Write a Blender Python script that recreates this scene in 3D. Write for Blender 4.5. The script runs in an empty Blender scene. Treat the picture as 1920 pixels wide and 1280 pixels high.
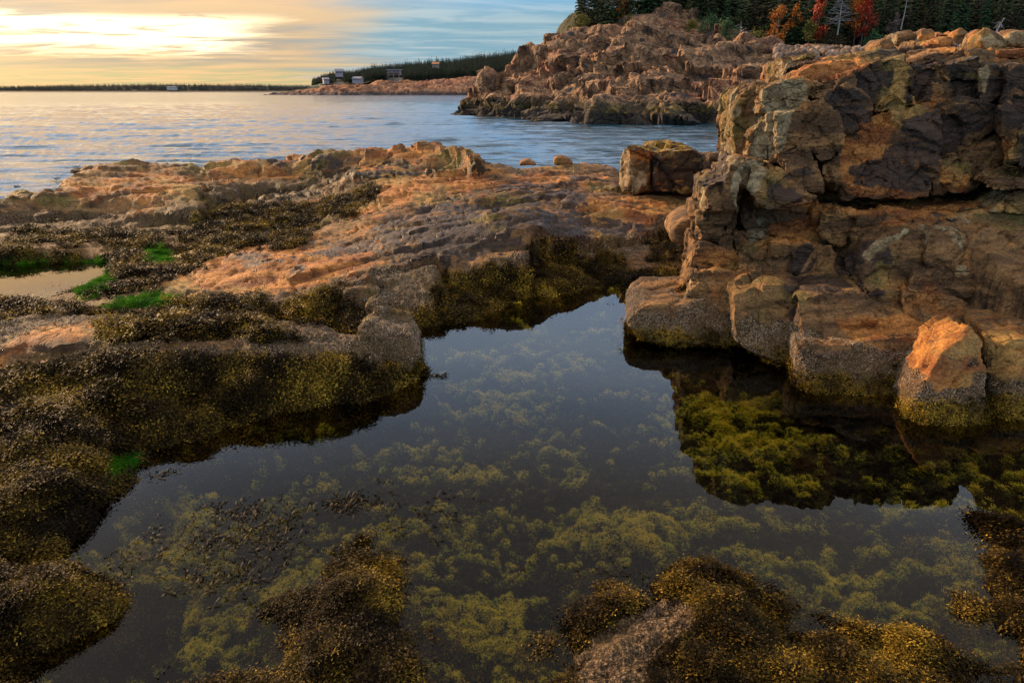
import bpy, bmesh, math, random
import numpy as np
from mathutils import Vector, Matrix
R = math.radians
random.seed(7); rng = np.random.default_rng(7)
scene = bpy.context.scene
col = scene.collection

# ------------------------------------------------------------------ camera
EYE = 1.70; PITCH = 20.12; SEA = -1.60; F = 1280.0
cam_d = bpy.data.cameras.new('camera'); cam = bpy.data.objects.new('camera', cam_d); col.objects.link(cam)
cam.location = (0, 0, EYE); cam.rotation_euler = (R(90-PITCH), 0, 0)
cam_d.lens = 24; cam_d.sensor_width = 36; cam_d.clip_start = 0.05; cam_d.clip_end = 30000
scene.camera = cam
# ------------------------------------------------------------------ world
SUN_AZ = -52.0; SUN_EL = 20.0
wd = bpy.data.worlds.new('World'); scene.world = wd; wd.use_nodes = True

class NT:
    """small helper for writing node trees"""
    def __init__(s, tree): s.t = tree; s.n = tree.nodes; s.l = tree.links
    def node(s, typ, **kw):
        n = s.n.new(typ)
        for k, v in kw.items():
            if k.startswith('i_'): s.put(n.inputs[k[2:].replace('_', ' ')], v)
            else: setattr(n, k, v)
        return n
    def put(s, sock, v):
        if hasattr(v, 'is_output') or isinstance(v, bpy.types.NodeSocket): s.l.new(v, sock)
        elif isinstance(v, (tuple, list)) and sock.type == 'RGBA' and len(v) == 3: sock.default_value = (*v, 1)
        else: sock.default_value = v
    def math(s, op, a, b=0.0, c=0.0, clamp=False):
        n = s.n.new('ShaderNodeMath'); n.operation = op; n.use_clamp = clamp
        s.put(n.inputs[0], a); s.put(n.inputs[1], b); s.put(n.inputs[2], c); return n.outputs[0]
    def vmath(s, op, a, b=(0, 0, 0)):
        n = s.n.new('ShaderNodeVectorMath'); n.operation = op
        s.put(n.inputs[0], a); s.put(n.inputs[1], b)
        return n.outputs['Value'] if op in ('DOT_PRODUCT', 'LENGTH') else n.outputs[0]
    def step(s, v, lo, hi, a=0.0, b=1.0):
        n = s.n.new('ShaderNodeMapRange'); n.interpolation_type = 'SMOOTHSTEP'
        s.put(n.inputs['Value'], v)
        if isinstance(lo, float) and isinstance(hi, float) and lo > hi: lo, hi, a, b = hi, lo, b, a
        s.put(n.inputs['From Min'], lo); s.put(n.inputs['From Max'], hi)
        s.put(n.inputs['To Min'], a); s.put(n.inputs['To Max'], b); return n.outputs[0]
    def mix(s, f, a, b, mode='MIX'):
        n = s.n.new('ShaderNodeMix'); n.data_type = 'RGBA'; n.blend_type = mode; n.clamp_factor = True
        s.put(n.inputs[0], f); s.put(n.inputs[6], a); s.put(n.inputs[7], b); return n.outputs[2]
    def noise(s, vec, scale, detail=4.0, rough=0.55, dist=0.0, color=False):
        n = s.n.new('ShaderNodeTexNoise'); s.put(n.inputs['Vector'], vec)
        n.inputs['Scale'].default_value = scale; n.inputs['Detail'].default_value = detail
        n.inputs['Roughness'].default_value = rough; n.inputs['Distortion'].default_value = dist
        return n.outputs[1] if color else n.outputs[0]
    def voro(s, vec, scale, feature='F1', out='Distance', rand=1.0):
        n = s.n.new('ShaderNodeTexVoronoi'); n.feature = feature; s.put(n.inputs['Vector'], vec)
        n.inputs['Scale'].default_value = scale; n.inputs['Randomness'].default_value = rand
        return n.outputs[out]
    def mapping(s, vec, rot=(0, 0, 0), scale=(1, 1, 1), loc=(0, 0, 0)):
        n = s.n.new('ShaderNodeMapping'); s.put(n.inputs[0], vec)
        n.inputs['Rotation'].default_value = rot; n.inputs['Scale'].default_value = scale
        n.inputs['Location'].default_value = loc; return n.outputs[0]
    def attr(s, name, typ='GEOMETRY', out='Fac'):
        n = s.n.new('ShaderNodeAttribute'); n.attribute_name = name; n.attribute_type = typ; return n.outputs[out]
    def bump(s, h, strength=0.5, distance=0.01, normal=None):
        n = s.n.new('ShaderNodeBump'); s.put(n.inputs['Height'], h)
        n.inputs['Strength'].default_value = strength; n.inputs['Distance'].default_value = distance
        if normal is not None: s.put(n.inputs['Normal'], normal)
        return n.outputs[0]

def build_world():
    w = NT(wd.node_tree); w.n.clear()
    sky = w.node('ShaderNodeTexSky', sky_type='NISHITA', sun_disc=False)
    sky.sun_elevation = R(SUN_EL); sky.sun_rotation = R(SUN_AZ); sky.air_density = 1.2; sky.dust_density = 2.0
    tc = w.node('ShaderNodeTexCoord'); d = tc.outputs['Generated']
    sep = w.node('ShaderNodeSeparateXYZ', i_Vector=d)
    e = sep.outputs['Z']
    flat = w.vmath('NORMALIZE', w.vmath('MULTIPLY', d, (1, 1, 0)))
    az = w.vmath('DOT_PRODUCT', flat, (math.sin(R(-45)), math.cos(R(-45)), 0))
    # flat layer of cloud seen in perspective
    inv = w.math('DIVIDE', 1.0, w.math('ADD', w.math('MAXIMUM', e, 0.0), 0.045))
    cmb = w.node('ShaderNodeCombineXYZ', i_X=w.math('MULTIPLY', sep.outputs['X'], inv), i_Y=w.math('MULTIPLY', sep.outputs['Y'], inv), i_Z=0.0)
    lay = w.mapping(cmb.outputs[0], rot=(0, 0, R(18)), scale=(0.5, 1.0, 1))
    n1 = w.noise(lay, 0.55, 7, 0.58, 0.35)
    n2 = w.noise(w.mapping(lay, loc=(4, 9, 0)), 1.7, 6, 0.6, 0.5)
    azn = w.math('ADD', az, w.math('MULTIPLY', w.math('SUBTRACT', n1, 0.5), 0.16))
    warm = w.step(azn, 0.80, 0.89)
    blue = w.mix(w.step(n2, 0.40, 0.66), (0.115, 0.27, 0.38), (0.27, 0.38, 0.44))
    cream = w.mix(w.step(n1, 0.38, 0.62), (0.20, 0.20, 0.21), (0.54, 0.36, 0.20))
    lowc = w.mix(w.step(n2, 0.35, 0.65), (0.36, 0.36, 0.19), (0.64, 0.41, 0.20))
    cream = w.mix(w.step(e, 0.045, 0.015), cream, lowc)
    c = w.mix(warm, blue, cream)
    # bright gap below the cloud edge, where the sun stands behind the cloud
    wob = w.math('MULTIPLY', w.math('SUBTRACT', n1, 0.5), 0.035)
    wob2 = w.math('MULTIPLY', w.math('SUBTRACT', n2, 0.5), 0.06)
    e2 = w.math('ADD', e, wob); e3 = w.math('ADD', e, wob2)
    top = w.math('ADD', 0.084, w.math('MULTIPLY', w.math('SUBTRACT', az, 0.97), -0.10))
    gap = w.math('MULTIPLY', w.step(e3, 0.034, 0.056), w.math('SUBTRACT', 1.0, w.step(e2, w.math('SUBTRACT', top, 0.010), w.math('ADD', top, 0.006))))
    gap = w.math('MULTIPLY', gap, w.step(azn, 0.885, 0.925))
    streak = w.step(n2, 0.53, 0.62)
    gap = w.math('MULTIPLY', gap, w.math('SUBTRACT', 1.0, w.math('MULTIPLY', streak, 0.85)))
    c = w.mix(gap, c, (1.55, 1.22, 0.74))
    # the cloud deck brightens, then dims overhead, toned for reflections and ambient light
    high = w.mix(w.step(n1, 0.3, 0.7), (0.60, 0.82, 1.18), (1.05, 1.24, 1.50))
    high = w.mix(w.math('MULTIPLY', w.math('MULTIPLY', w.step(azn, 0.90, 0.975), w.step(e, 0.27, 0.19)), 0.75), high, (0.98, 0.58, 0.26))
    mid = w.mix(w.step(azn, 0.72, 0.93), (0.19, 0.46, 0.86), (1.30, 0.70, 0.22))
    c = w.mix(w.step(e, 0.08, 0.18), c, mid)
    c = w.mix(w.step(e, 0.17, 0.34), c, high)
    c = w.mix(w.step(e, 0.36, 0.56), c, w.mix(w.step(n1, 0.3, 0.7), (0.38, 0.36, 0.36), (0.66, 0.58, 0.51)))
    c = w.mix(w.step(e, -0.02, -0.10), c, (0.12, 0.13, 0.14))
    b1 = w.node('ShaderNodeBackground', i_Color=sky.outputs[0], i_Strength=0.10)
    b2 = w.node('ShaderNodeBackground', i_Color=c, i_Strength=1.0)
    ms = w.node('ShaderNodeMixShader', i_Fac=0.88)
    w.l.new(b1.outputs[0], ms.inputs[1]); w.l.new(b2.outputs[0], ms.inputs[2])
    out = w.node('ShaderNodeOutputWorld'); w.l.new(ms.outputs[0], out.inputs[0])
build_world()

sd = bpy.data.lights.new('sun', 'SUN'); sun = bpy.data.objects.new('sun', sd); col.objects.link(sun)
sd.energy = 5.0; sd.angle = R(5); sd.color = (1.0, 0.66, 0.36)
sdir = Vector((math.sin(R(SUN_AZ))*math.cos(R(SUN_EL)), math.cos(R(SUN_AZ))*math.cos(R(SUN_EL)), math.sin(R(SUN_EL))))
sun.rotation_euler = sdir.to_track_quat('Z', 'Y').to_euler(); sun.location = sdir*40

vs = scene.view_settings; vs.view_transform = 'Standard'; vs.look = 'None'; vs.exposure = 0.52; vs.gamma = 1; vs.use_curve_mapping = False
scene.render.engine = 'CYCLES'
scene.cycles.transparent_max_bounces = 12; scene.cycles.max_bounces = 5; scene.cycles.diffuse_bounces = 2; scene.cycles.glossy_bounces = 2
scene.cycles.caustics_reflective = False

# ------------------------------------------------------------------ measuring: pixel of the photograph -> point in the place
cp, sp = math.cos(R(PITCH)), math.sin(R(PITCH))
def ray(px, py):
    a = (px-960)/F; b = (640-py)/F
    return np.array([a, cp + b*sp, -sp + b*cp])
def on_z(px, py, z):
    d = ray(px, py); t = (z-EYE)/d[2]; return np.array([d[0]*t, d[1]*t, z])
def on_y(px, py, y):
    d = ray(px, py); t = y/d[1]; return np.array([d[0]*t, y, EYE+d[2]*t])

# ------------------------------------------------------------------ numpy noise
_perm = rng.permutation(256); _perm = np.concatenate([_perm, _perm, _perm])
_g = rng.normal(size=(256, 3)); _g /= np.linalg.norm(_g, axis=1)[:, None]
_jit = rng.random((256, 3)); _nrm = rng.normal(size=(256, 3)); _nrm /= np.linalg.norm(_nrm, axis=1)[:, None]
def _hash(ix, iy, iz):
    return _perm[_perm[_perm[ix & 255] + (iy & 255)] + (iz & 255)]
def perlin(p):
    p = np.asarray(p, float); i = np.floor(p).astype(np.int64); f = p-i
    u = f*f*f*(f*(f*6-15)+10); r = 0
    for dx in (0, 1):
        wx = u[:, 0] if dx else 1-u[:, 0]
        for dy in (0, 1):
            wy = u[:, 1] if dy else 1-u[:, 1]
            for dz in (0, 1):
                wz = u[:, 2] if dz else 1-u[:, 2]
                g = _g[_hash(i[:, 0]+dx, i[:, 1]+dy, i[:, 2]+dz)]
                r = r + wx*wy*wz*(g[:, 0]*(f[:, 0]-dx)+g[:, 1]*(f[:, 1]-dy)+g[:, 2]*(f[:, 2]-dz))
    return r*1.5
def fbm(p, scale, octv=4, gain=0.5, seed=0.0):
    r = 0; a = 1.0; q = np.asarray(p)*scale + seed*17.31
    for _ in range(octv):
        r = r + a*perlin(q); q = q*2.03+5.1; a *= gain
    return r
def facets(p, cell, seed=0.0, edge=0.12):
    """random tilted facet per Voronoi cell (broken rock) and the nearness of a joint"""
    q = np.asarray(p)/cell + seed*7.7
    i = np.floor(q).astype(np.int64); best = np.full(len(q), 9e9); sec = np.full(len(q), 9e9); val = np.zeros(len(q))
    for dx in (-1, 0, 1):
        for dy in (-1, 0, 1):
            for dz in (-1, 0, 1):
                h = _hash(i[:, 0]+dx, i[:, 1]+dy, i[:, 2]+dz)
                c = np.stack([i[:, 0]+dx, i[:, 1]+dy, i[:, 2]+dz], 1)+_jit[h]
                v = q-c; d = (v*v).sum(1)
                f = (v*_nrm[h]).sum(1)*1.1 + (_jit[h, 0]-.5)*0.7
                nb = d < best
                sec = np.where(nb, best, np.minimum(sec, d)); val = np.where(nb, f, val); best = np.where(nb, d, best)
    joint = np.clip(1-(np.sqrt(sec)-np.sqrt(best))/edge, 0, 1)
    return val, joint
def sstep(v, lo, hi):
    t = np.clip((v-lo)/(hi-lo), 0, 1); return t*t*(3-2*t)

# ------------------------------------------------------------------ polygons in plan
def poly_dist(P, poly):
    """signed distance (inside > 0), height interpolated along the nearest edge"""
    n = len(poly); best = np.full(len(P), 9e9); zed = np.zeros(len(P)); inside = np.zeros(len(P), bool)
    for k in range(n):
        a = poly[k]; b = poly[(k+1) % n]
        e = b[:2]-a[:2]; w = P-a[:2]
        t = np.clip((w@e)/max(e@e, 1e-9), 0, 1)
        d = np.hypot(w[:, 0]-t*e[0], w[:, 1]-t*e[1])
        m = d < best; best[m] = d[m]; zed[m] = (a[2]+t*(b[2]-a[2]))[m]
        c = ((a[1] > P[:, 1]) != (b[1] > P[:, 1])) & (P[:, 0] < (b[0]-a[0])*(P[:, 1]-a[1])/((b[1]-a[1]) if b[1] != a[1] else 1e-9)+a[0])
        inside ^= c
    return np.where(inside, best, -best), zed
def dense(poly, step=0.3):
    out = []
    for k in range(len(poly)):
        a = poly[k]; b = poly[(k+1) % len(poly)]
        m = max(1, int(np.hypot(*(b-a)[:2])/step))
        for j in range(m): out.append(a+(b-a)*j/m)
    return np.array(out)
def zpoly(pts): return np.array([on_z(*p) for p in pts])

PLAT = []   # (polygon, slope of the outer face, rounding of the edge, inner control points)
def plat(pts, slope=3.0, rnd=0.05, inner=(), world=False, dy=0.0):
    PLAT.append(((np.array(pts, float) if world else zpoly(pts))+np.array([.25*dy, dy, 0]), slope, rnd, zpoly(inner) if len(inner) else np.zeros((0, 3))))
# left ledges
plat([(-350,600,.32),(-150,592,.32),(100,583,.33),(330,578,.33),(480,588,.32),(600,600,.30),(690,618,.28),(740,638,.2),(778,668,.1),(770,700,.04),(690,700,.14),(670,672,.24),(560,668,.28),(440,672,.26),(300,690,.28),(120,690,.26),(0,700,.26),(-150,720,.26),(-350,740,.26)], 3.5, .07,
     [(100,625,.37),(300,630,.36),(480,640,.32)])
plat([(-350,730,.25),(0,705,.25),(250,702,.24),(480,695,.2),(600,705,.13),(640,720,.05),(560,745,.02),(430,790,.03),(270,832,.02),(240,870,.04),(185,930,.03),(120,1000,.03),(85,1045,.02),(-60,1055,.04),(-350,1040,.15)], 1.4, .06, [(100,800,.17),(50,930,.12),(250,770,.13),(400,735,.11)])
plat([(-300,1060,.10),(40,1052,.13),(140,1072,.10),(225,1092,.03),(235,1130,.01),(130,1185,.01),(0,1225,.02),(-300,1300,.05)], 1.6, .04, [(80,1120,.12)])
plat([(-300,1290,.05),(-40,1245,.03),(30,1245,.02),(60,1330,.02),(-100,1500,.05)], 1.5, .03)
# foreground weed mounds
plat([(545,1150,.0),(600,1060,.01),(680,1045,.03),(735,1068,.01),(748,1120,.01),(735,1200,.02),(775,1290,.02),(600,1300,.02),(530,1190,-.01)], .5, .05, [(670,1130,.045),(680,1230,.03)])
plat([(1065,1200,0.02),(1130,1135,.03),(1220,1095,.02),(1330,1085,.03),(1430,1115,.02),(1475,1165,.0),(1450,1200,.03),(1500,1300,.04),(1250,1400,.05),(1080,1300,.04)], .5, .05, [(1250,1190,.07),(1350,1150,.05),(1200,1250,.07)])
plat([(1440,1195,.04),(1560,1195,.03),(1700,1200,.02),(1830,1250,.0),(1900,1400,.02),(1000,1500,.05),(1200,1330,.06)], .5, .05)
plat([(1795,1005,-.03),(1850,985,.0),(1920,990,.03),(2200,1000,.15),(2300,1400,.15),(1960,1250,.02),(1900,1120,.02)], .5, .05)
plat([(380,1290,.02),(500,1250,.0),(560,1300,.03),(500,1420,.03),(300,1400,.02)], .5, .05)
plat([(1058,1038,-.16),(1095,992,-.12),(1170,972,-.10),(1240,988,-.12),(1268,1040,-.16),(1160,1080,-.17)], .8, .03, [(1165,1015,-.06)])
# rock under the photographer
plat([(-3.5,-3,.1),(4,-3,.1),(4,.9,.1),(1.5,1.05,.05),(-1.0,1.05,.05),(-3.5,.9,.1)], 1.0, .1, world=True)
# hollow full of weed behind the near ledge
plat([(-500,640,.1),(-200,600,.1),(330,577,.12),(600,570,.1),(700,560,.1),(800,430,.2),(760,345,.4),(600,335,.38),(380,395,.2),(0,415,.18),(-500,450,.18)], 1.5, .1, [(300,500,.1),(250,470,.12),(500,430,.14),(350,440,.13)])
# sloping middle ledge
plat([(268,545,.07),(330,508,.13),(450,464,.22),(620,420,.32),(760,394,.42),(900,364,.56),(1010,347,.62),(1110,365,.55),(1225,398,.42),(1245,425,.3),(1180,442,.30),(1070,440,.40),(1000,425,.50),(988,470,.38),(982,502,.26),(850,508,.25),(815,470,.37),(700,505,.30),(620,540,.24),(540,560,.18),(400,555,.12)], 5.0, .06, [(600,480,.28),(850,420,.46),(960,400,.56)])
plat([(640,545,.22),(700,507,.28),(818,490,.30),(824,560,.16),(800,572,.14),(730,562,.16),(700,585,.12),(660,580,.12)], 4.0, .05)
plat([(640,575,.08),(720,570,.12),(790,575,.12),(805,600,.03),(780,615,.02),(690,612,.04),(640,600,.05)], 3.0, .05)
plat([(560,585,.10),(700,560,.12),(822,560,.08),(822,598,.015),(890,594,.01),(930,577,.01),(985,554,.01),(1140,533,.01),(1200,545,.01),(1290,547,.01),(1320,500,.08),(1300,450,.2),(1200,450,.22),(1000,480,.2),(980,505,.16),(830,520,.12),(640,560,.14)], 1.2, .05)
# back crest ledge
plat([(378,302,.66),(480,290,.73),(560,286,.75),(620,281,.8),(700,267,.9),(800,263,.93),(865,276,.88),(900,300,.72),(932,323,.5),(960,319,.5),(1000,313,.55),(1060,306,.6),(1150,303,.62),(1200,372,.4),(1100,378,.5),(900,374,.5),(760,400,.38),(620,425,.26),(560,400,.2),(590,342,.42),(450,347,.4),(380,372,.35)], 1.8, .12, [(700,320,.62),(800,340,.55)])
plat([(-400,400,.35),(0,372,.42),(100,352,.5),(150,310,.64),(250,298,.7),(310,299,.68),(375,302,.66),(382,332,.5),(372,352,.46),(367,395,.32),(200,398,.26),(100,393,.3),(60,400,.28),(-400,435,.22)], 3.0, .08, [(250,340,.5)])
# saddle towards the square block and the outcrop
plat([(1120,375,.42),(1150,340,.45),(1400,330,.40),(1560,330,.4),(1500,470,.2),(1300,470,.15),(1240,440,.2),(1190,410,.36)], 2.0, .1)
# right outcrop: low bench, terrace, upper mass
plat([(1195,612,.05),(1205,590,.16),(1240,572,.24),(1290,552,.3),(1312,507,.45),(1420,503,.5),(1560,525,.48),(1650,560,.42),(1920,640,.3),(2300,640,.3),(2300,830,.1),(1920,800,.05),(1720,750,.08),(1530,712,.08),(1515,680,.06),(1400,640,.08),(1290,634,.07),(1205,622,.03)], 4.0, .08, dy=.32)
plat([(1335,475,.6),(1400,445,.7),(1425,395,.85),(1520,400,.87),(1620,405,.87),(1700,430,.85),(1850,470,.75),(1990,560,.6),(2400,560,.6),(2400,350,.95),(1420,372,.87)], 5.0, .06, dy=.38)
plat([(1.95,5.62,1.45),(2.4,5.72,1.58),(3.0,5.9,1.74),(3.7,6.0,1.84),(4.3,5.9,1.9),(4.9,5.5,2.3),(6,5.2,2.6),(10,5.2,2.6),(10,10.5,2.6),(5,9.5,2.15),(3.8,8.6,2.05),(2.8,7.8,1.8),(2.2,6.8,1.5)], 9.0, .06, world=True, dy=-.15)
plat([(690,268,.93),(800,261,.98),(865,272,.96),(897,291,.86),(930,318,.5),(880,328,.48),(760,310,.6),(690,300,.7)], 2.2, .08)

PITS = [(zpoly([(-300,600,.03),(-60,580,.03),(0,566,.03),(60,576,.03),(140,556,.03),(205,525,.03),(215,492,.03),(100,494,.03),(-300,498,.03)]), -.08),
        (zpoly([(300,486,.08),(330,474,.08),(390,463,.08),(400,470,.08),(340,490,.08)]), .02)]

def terrain_height(X, Y):
    n = len(X); P0 = np.stack([X, Y], 1)
    r = np.hypot(X, Y)
    q = np.stack([X, Y, np.zeros(n)], 1)
    wa = 0.035*np.clip(r/4, .5, 3)
    W = P0 + np.stack([fbm(q, 2.2, 4, .55, 1), fbm(q, 2.2, 4, .55, 2)], 1)*wa[:, None]
    base = np.full(n, -.30) + .07*fbm(q, 1.3, 4, .5, 3)
    far = sstep(Y - 0.12*np.abs(X), 7.5, 11.0)
    base = base*(1-far) + far*(-2.3 + .3*fbm(q, .5, 3, .5, 4))
    base -= 2.0*sstep(X+3.2+.0*Y, 0, -3.0)*sstep(Y, 9, 12)
    z = base.copy()
    for poly, slope, rnd, inner in PLAT:
        lo = poly[:, :2].min(0)-3.0/slope-.3; hi = poly[:, :2].max(0)+3.0/slope+.3
        m = (W[:, 0] > lo[0]) & (W[:, 0] < hi[0]) & (W[:, 1] > lo[1]) & (W[:, 1] < hi[1])
        if not m.any(): continue
        S = W[m]; d, ze = poly_dist(S, poly)
        D = dense(poly, .35); D = np.concatenate([D, inner, inner, inner]) if len(inner) else D
        num = np.zeros(len(S)); den = np.zeros(len(S))
        for c in D:
            w = 1/((S[:, 0]-c[0])**2+(S[:, 1]-c[1])**2+.004)**1.5
            num += w*c[2]; den += w
        hi_ = num/den; hi_ = hi_ - rnd*np.exp(-np.maximum(d, 0)/(rnd*1.2))*.6
        h = np.where(d > 0, hi_, ze - rnd*.6 - slope*(-d))
        z[m] = np.maximum(z[m], h)
    for poly, fl in PITS:
        d, ze = poly_dist(W, poly)
        m = d > -.15
        tt = sstep(d[m], -.12, .10)
        z[m] = z[m]*(1-tt) + fl*tt
    return z

BED = R(33)   # strike of the bedding in plan
def strike(P):
    c, s = math.cos(BED), math.sin(BED)
    u = P[:, 0]*c+P[:, 1]*s; v = -P[:, 0]*s+P[:, 1]*c
    return np.stack([u*.22, v, P[:, 2]*2.0], 1)
def rock_disp(P, amp=1.0, kind='ledge', scale=1.0):
    if kind == 'ledge':
        S = strike(P)
        f1, j1 = facets(S, .30*scale, 1, .10); f2, j2 = facets(S, .11*scale, 2, .15)
        d = .028*f1*scale + .010*f2*scale - .014*j1 - .005*j2
        d = d + .030*fbm(S, 2.2, 4, .55, 6) + .010*fbm(P, 14, 3, .6, 7)
    else:
        Q = P+.03*np.stack([fbm(P, 5, 2, .5, 61), fbm(P, 5, 2, .5, 62), fbm(P, 5, 2, .5, 63)], 1)
        f1, j1 = facets(Q*np.array([1, 1, .8]), .30*scale, 3, .05); f2, j2 = facets(Q*np.array([1, 1, 1.3]), .12*scale, 4, .10)
        d = .036*f1*scale + .016*f2*scale - .016*j1 - .006*j2
        d = d + .010*fbm(P, 3.0, 4, .55, 8) + .007*fbm(P, 18, 3, .6, 9)
    return d*amp

# ------------------------------------------------------------------ masks of growth, stain and painted light and shade, all given in plan
def mk(pts, z): return np.array([on_z(px, py, z) for px, py in pts])
def pixel_of(P):
    """where a point of the place stands in the photograph (used once, to carry measured outlines of stains, growth and painted light and shade over to the rock)"""
    x = P[:, 0]; y = P[:, 1]; z = P[:, 2]-EYE
    dep = np.maximum(y*cp - z*sp, .2); up = y*sp + z*cp
    return np.stack([960+F*x/dep, 640-F*up/dep], 1)
WEED = [[(150,606),(330,590),(480,600),(560,632),(500,640),(420,632),(300,625),(200,640)], [(-900,470),(0,440),(100,432),(200,434),(300,442),(350,440),(375,410),(400,388),(480,372),(560,376),(640,370),(690,384),(640,408),(560,428),(480,452),(420,476),(370,497),(330,505),(280,535),(262,550),(400,562),(520,572),(560,560),(640,535),(652,560),(640,600),(560,604),(480,598),(400,578),(330,574),(200,584),(0,598),(-900,640)],
        [(-900,740),(0,704),(120,692),(180,672),(300,664),(440,676),(560,672),(680,680),(700,700),(790,700),(795,750),(620,830),(430,870),(300,880),(220,970),(90,1065),(-900,1060)],
        [(-900,1045),(100,1060),(240,1075),(260,1140),(120,1230),(40,1400),(-900,1500)],
        [(530,1190),(560,1090),(620,1035),(700,1025),(760,1070),(770,1150),(750,1200),(800,1300),(700,1500),(500,1300)],
        [(1050,1210),(1120,1120),(1220,1080),(1340,1070),(1450,1105),(1500,1180),(1700,1180),(1850,1250),(1950,1500),(1000,1500)],
        [(1780,1010),(1840,975),(2400,980),(2400,1400),(1960,1260),(1880,1120)],
        [(640,570),(690,592),(820,590),(822,530),(880,522),(985,512),(1000,480),(1060,478),(1130,482),(1190,505),(1245,440),(1275,458),(1315,470),(1315,560),(1000,590),(860,620),(640,625)],
        [(600,325),(720,308),(830,308),(840,320),(700,335),(620,340)], [(470,362),(600,350),(600,372),(480,378)], [(650,360),(720,352),(700,374),(640,384)], [(860,300),(900,296),(935,325),(900,330),(850,322)],
        [(500,455),(580,440),(570,455),(510,462)]]
BARN = [[(-900,590),(0,598),(100,583),(330,575),(480,585),(620,600),(760,636),(790,690),(680,682),(560,674),(440,678),(300,668),(160,690),(0,706),(-900,760)],
        [(640,560),(690,505),(818,488),(830,600),(690,610),(640,615)],
        [(345,552),(430,548),(540,552),(640,525),(655,560),(560,590),(400,575)],
        [(860,505),(980,470),(1000,452),(1130,452),(1200,455),(1245,400),(1255,440),(1180,485),(1050,484),(985,505),(900,522)],
        [(-600,410),(0,393),(200,402),(367,378),(372,412),(300,442),(0,442),(-600,470)],
        [(380,350),(600,330),(720,345),(640,380),(500,372),(390,375)], [(1050,1240),(1110,1150),(1240,1095),(1340,1110),(1340,1200),(1260,1260),(1240,1350),(1050,1350)],
        [(1120,455),(1260,415),(1262,440),(1180,480)]]
BARE = [[(1075,1230),(1130,1165),(1235,1115),(1310,1130),(1320,1185),(1245,1240),(1215,1330),(1080,1330)], [(-300,655),(0,650),(60,618),(165,600),(188,620),(110,672),(0,692),(-300,700)], [(290,642),(400,632),(470,640),(420,655),(300,658)]]
RUST = [[(262,547),(330,505),(450,462),(570,440),(620,455),(740,478),(650,520),(540,565),(400,560)],
        [(640,450),(740,440),(730,462),(650,478)],
        [(600,405),(560,340),(700,300),(860,325),(980,330),(950,352),(850,368),(760,392)],
        [(1060,385),(1110,366),(1240,383),(1258,420),(1180,442),(1090,432)],
        [(100,340),(360,318),(368,382),(150,385)], [(380,300),(560,288),(600,330),(400,342)],
        [(640,285),(700,265),(870,278),(900,300),(700,302)],
        [(0,630),(110,602),(190,606),(150,650),(0,680)],
        [(930,330),(1040,318),(1130,335),(1040,352),(945,350)],
        [(1420,400),(1520,384),(1900,366),(1960,410),(1900,430),(1650,420),(1500,410)]]
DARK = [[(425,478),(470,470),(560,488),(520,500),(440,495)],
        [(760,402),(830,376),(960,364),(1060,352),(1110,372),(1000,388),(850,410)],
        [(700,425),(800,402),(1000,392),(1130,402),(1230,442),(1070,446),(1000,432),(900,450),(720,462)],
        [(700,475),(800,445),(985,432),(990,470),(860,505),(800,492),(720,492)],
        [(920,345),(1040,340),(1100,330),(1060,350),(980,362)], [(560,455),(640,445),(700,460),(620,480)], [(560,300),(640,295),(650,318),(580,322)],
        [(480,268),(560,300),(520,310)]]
GREEN = [[(150,500),(200,490),(212,520),(190,545),(150,555),(138,530)], [(-300,505),(60,492),(150,498),(100,522),(-300,530)],
         [(268,492),(280,466),(300,462),(328,488),(300,498)], [(200,578),(230,562),(290,552),(335,560),(300,574)],
         [(185,905),(190,860),(230,845),(265,858),(258,890),(225,905)], [(215,1085),(250,1060),(320,1055),(345,1080),(290,1105)],
         [(480,1130),(520,1085),(600,1060),(620,1080),(560,1110),(500,1140)]]
YELL = [[(150,606),(330,590),(480,600),(560,632),(500,640),(420,632),(300,625),(200,640)], [(815,610),(850,550),(1000,528),(1180,515),(1260,480),(1300,545),(1150,540),(1000,580),(900,610)],
        [(640,600),(690,585),(800,585),(800,625),(700,610)], [(530,1190),(600,1040),(700,1030),(770,1150),(800,1300),(500,1300)],
        [(1250,1200),(1700,1190),(1900,1500),(1200,1500)], [(100,1060),(240,1080),(240,1150),(60,1180)], [(1780,1000),(2400,980),(2400,1400),(1960,1260)]]
C_RUST = [[(1480,150),(1500,118),(1640,98),(1700,104),(1640,120),(1560,150)], [(1620,210),(1720,198),(1690,225),(1668,262),(1640,304),(1600,305)], [(1588,350),(1650,325),(1665,365),(1592,370)],
          [(1500,385),(1600,378),(1740,372),(1860,368),(1900,395),(1780,405),(1600,402),(1530,400)], [(1440,420),(1530,414),(1545,440),(1530,462),(1440,462)], [(1640,200),(1690,120),(1710,130),(1700,195)],
          [(1580,250),(1620,270),(1600,340),(1575,345)], [(1300,470),(1390,480),(1388,506),(1299,500)], [(1560,600),(1720,590),(1730,620),(1600,640)], [(1620,640),(1680,650),(1650,670),(1610,660)], [(1760,300),(1820,330),(1815,358),(1760,356)],
          [(1868,112),(1880,92),(1960,92),(1960,112)], [(1720,64),(1790,60),(1780,90),(1730,90)], [(1880,265),(1902,265),(1900,305),(1882,300)], [(1152,300),(1175,276),(1225,282),(1220,300)], [(1700,660),(1900,600),(1960,640),(1900,720),(1860,640),(1820,700),(1760,740)]]
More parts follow.
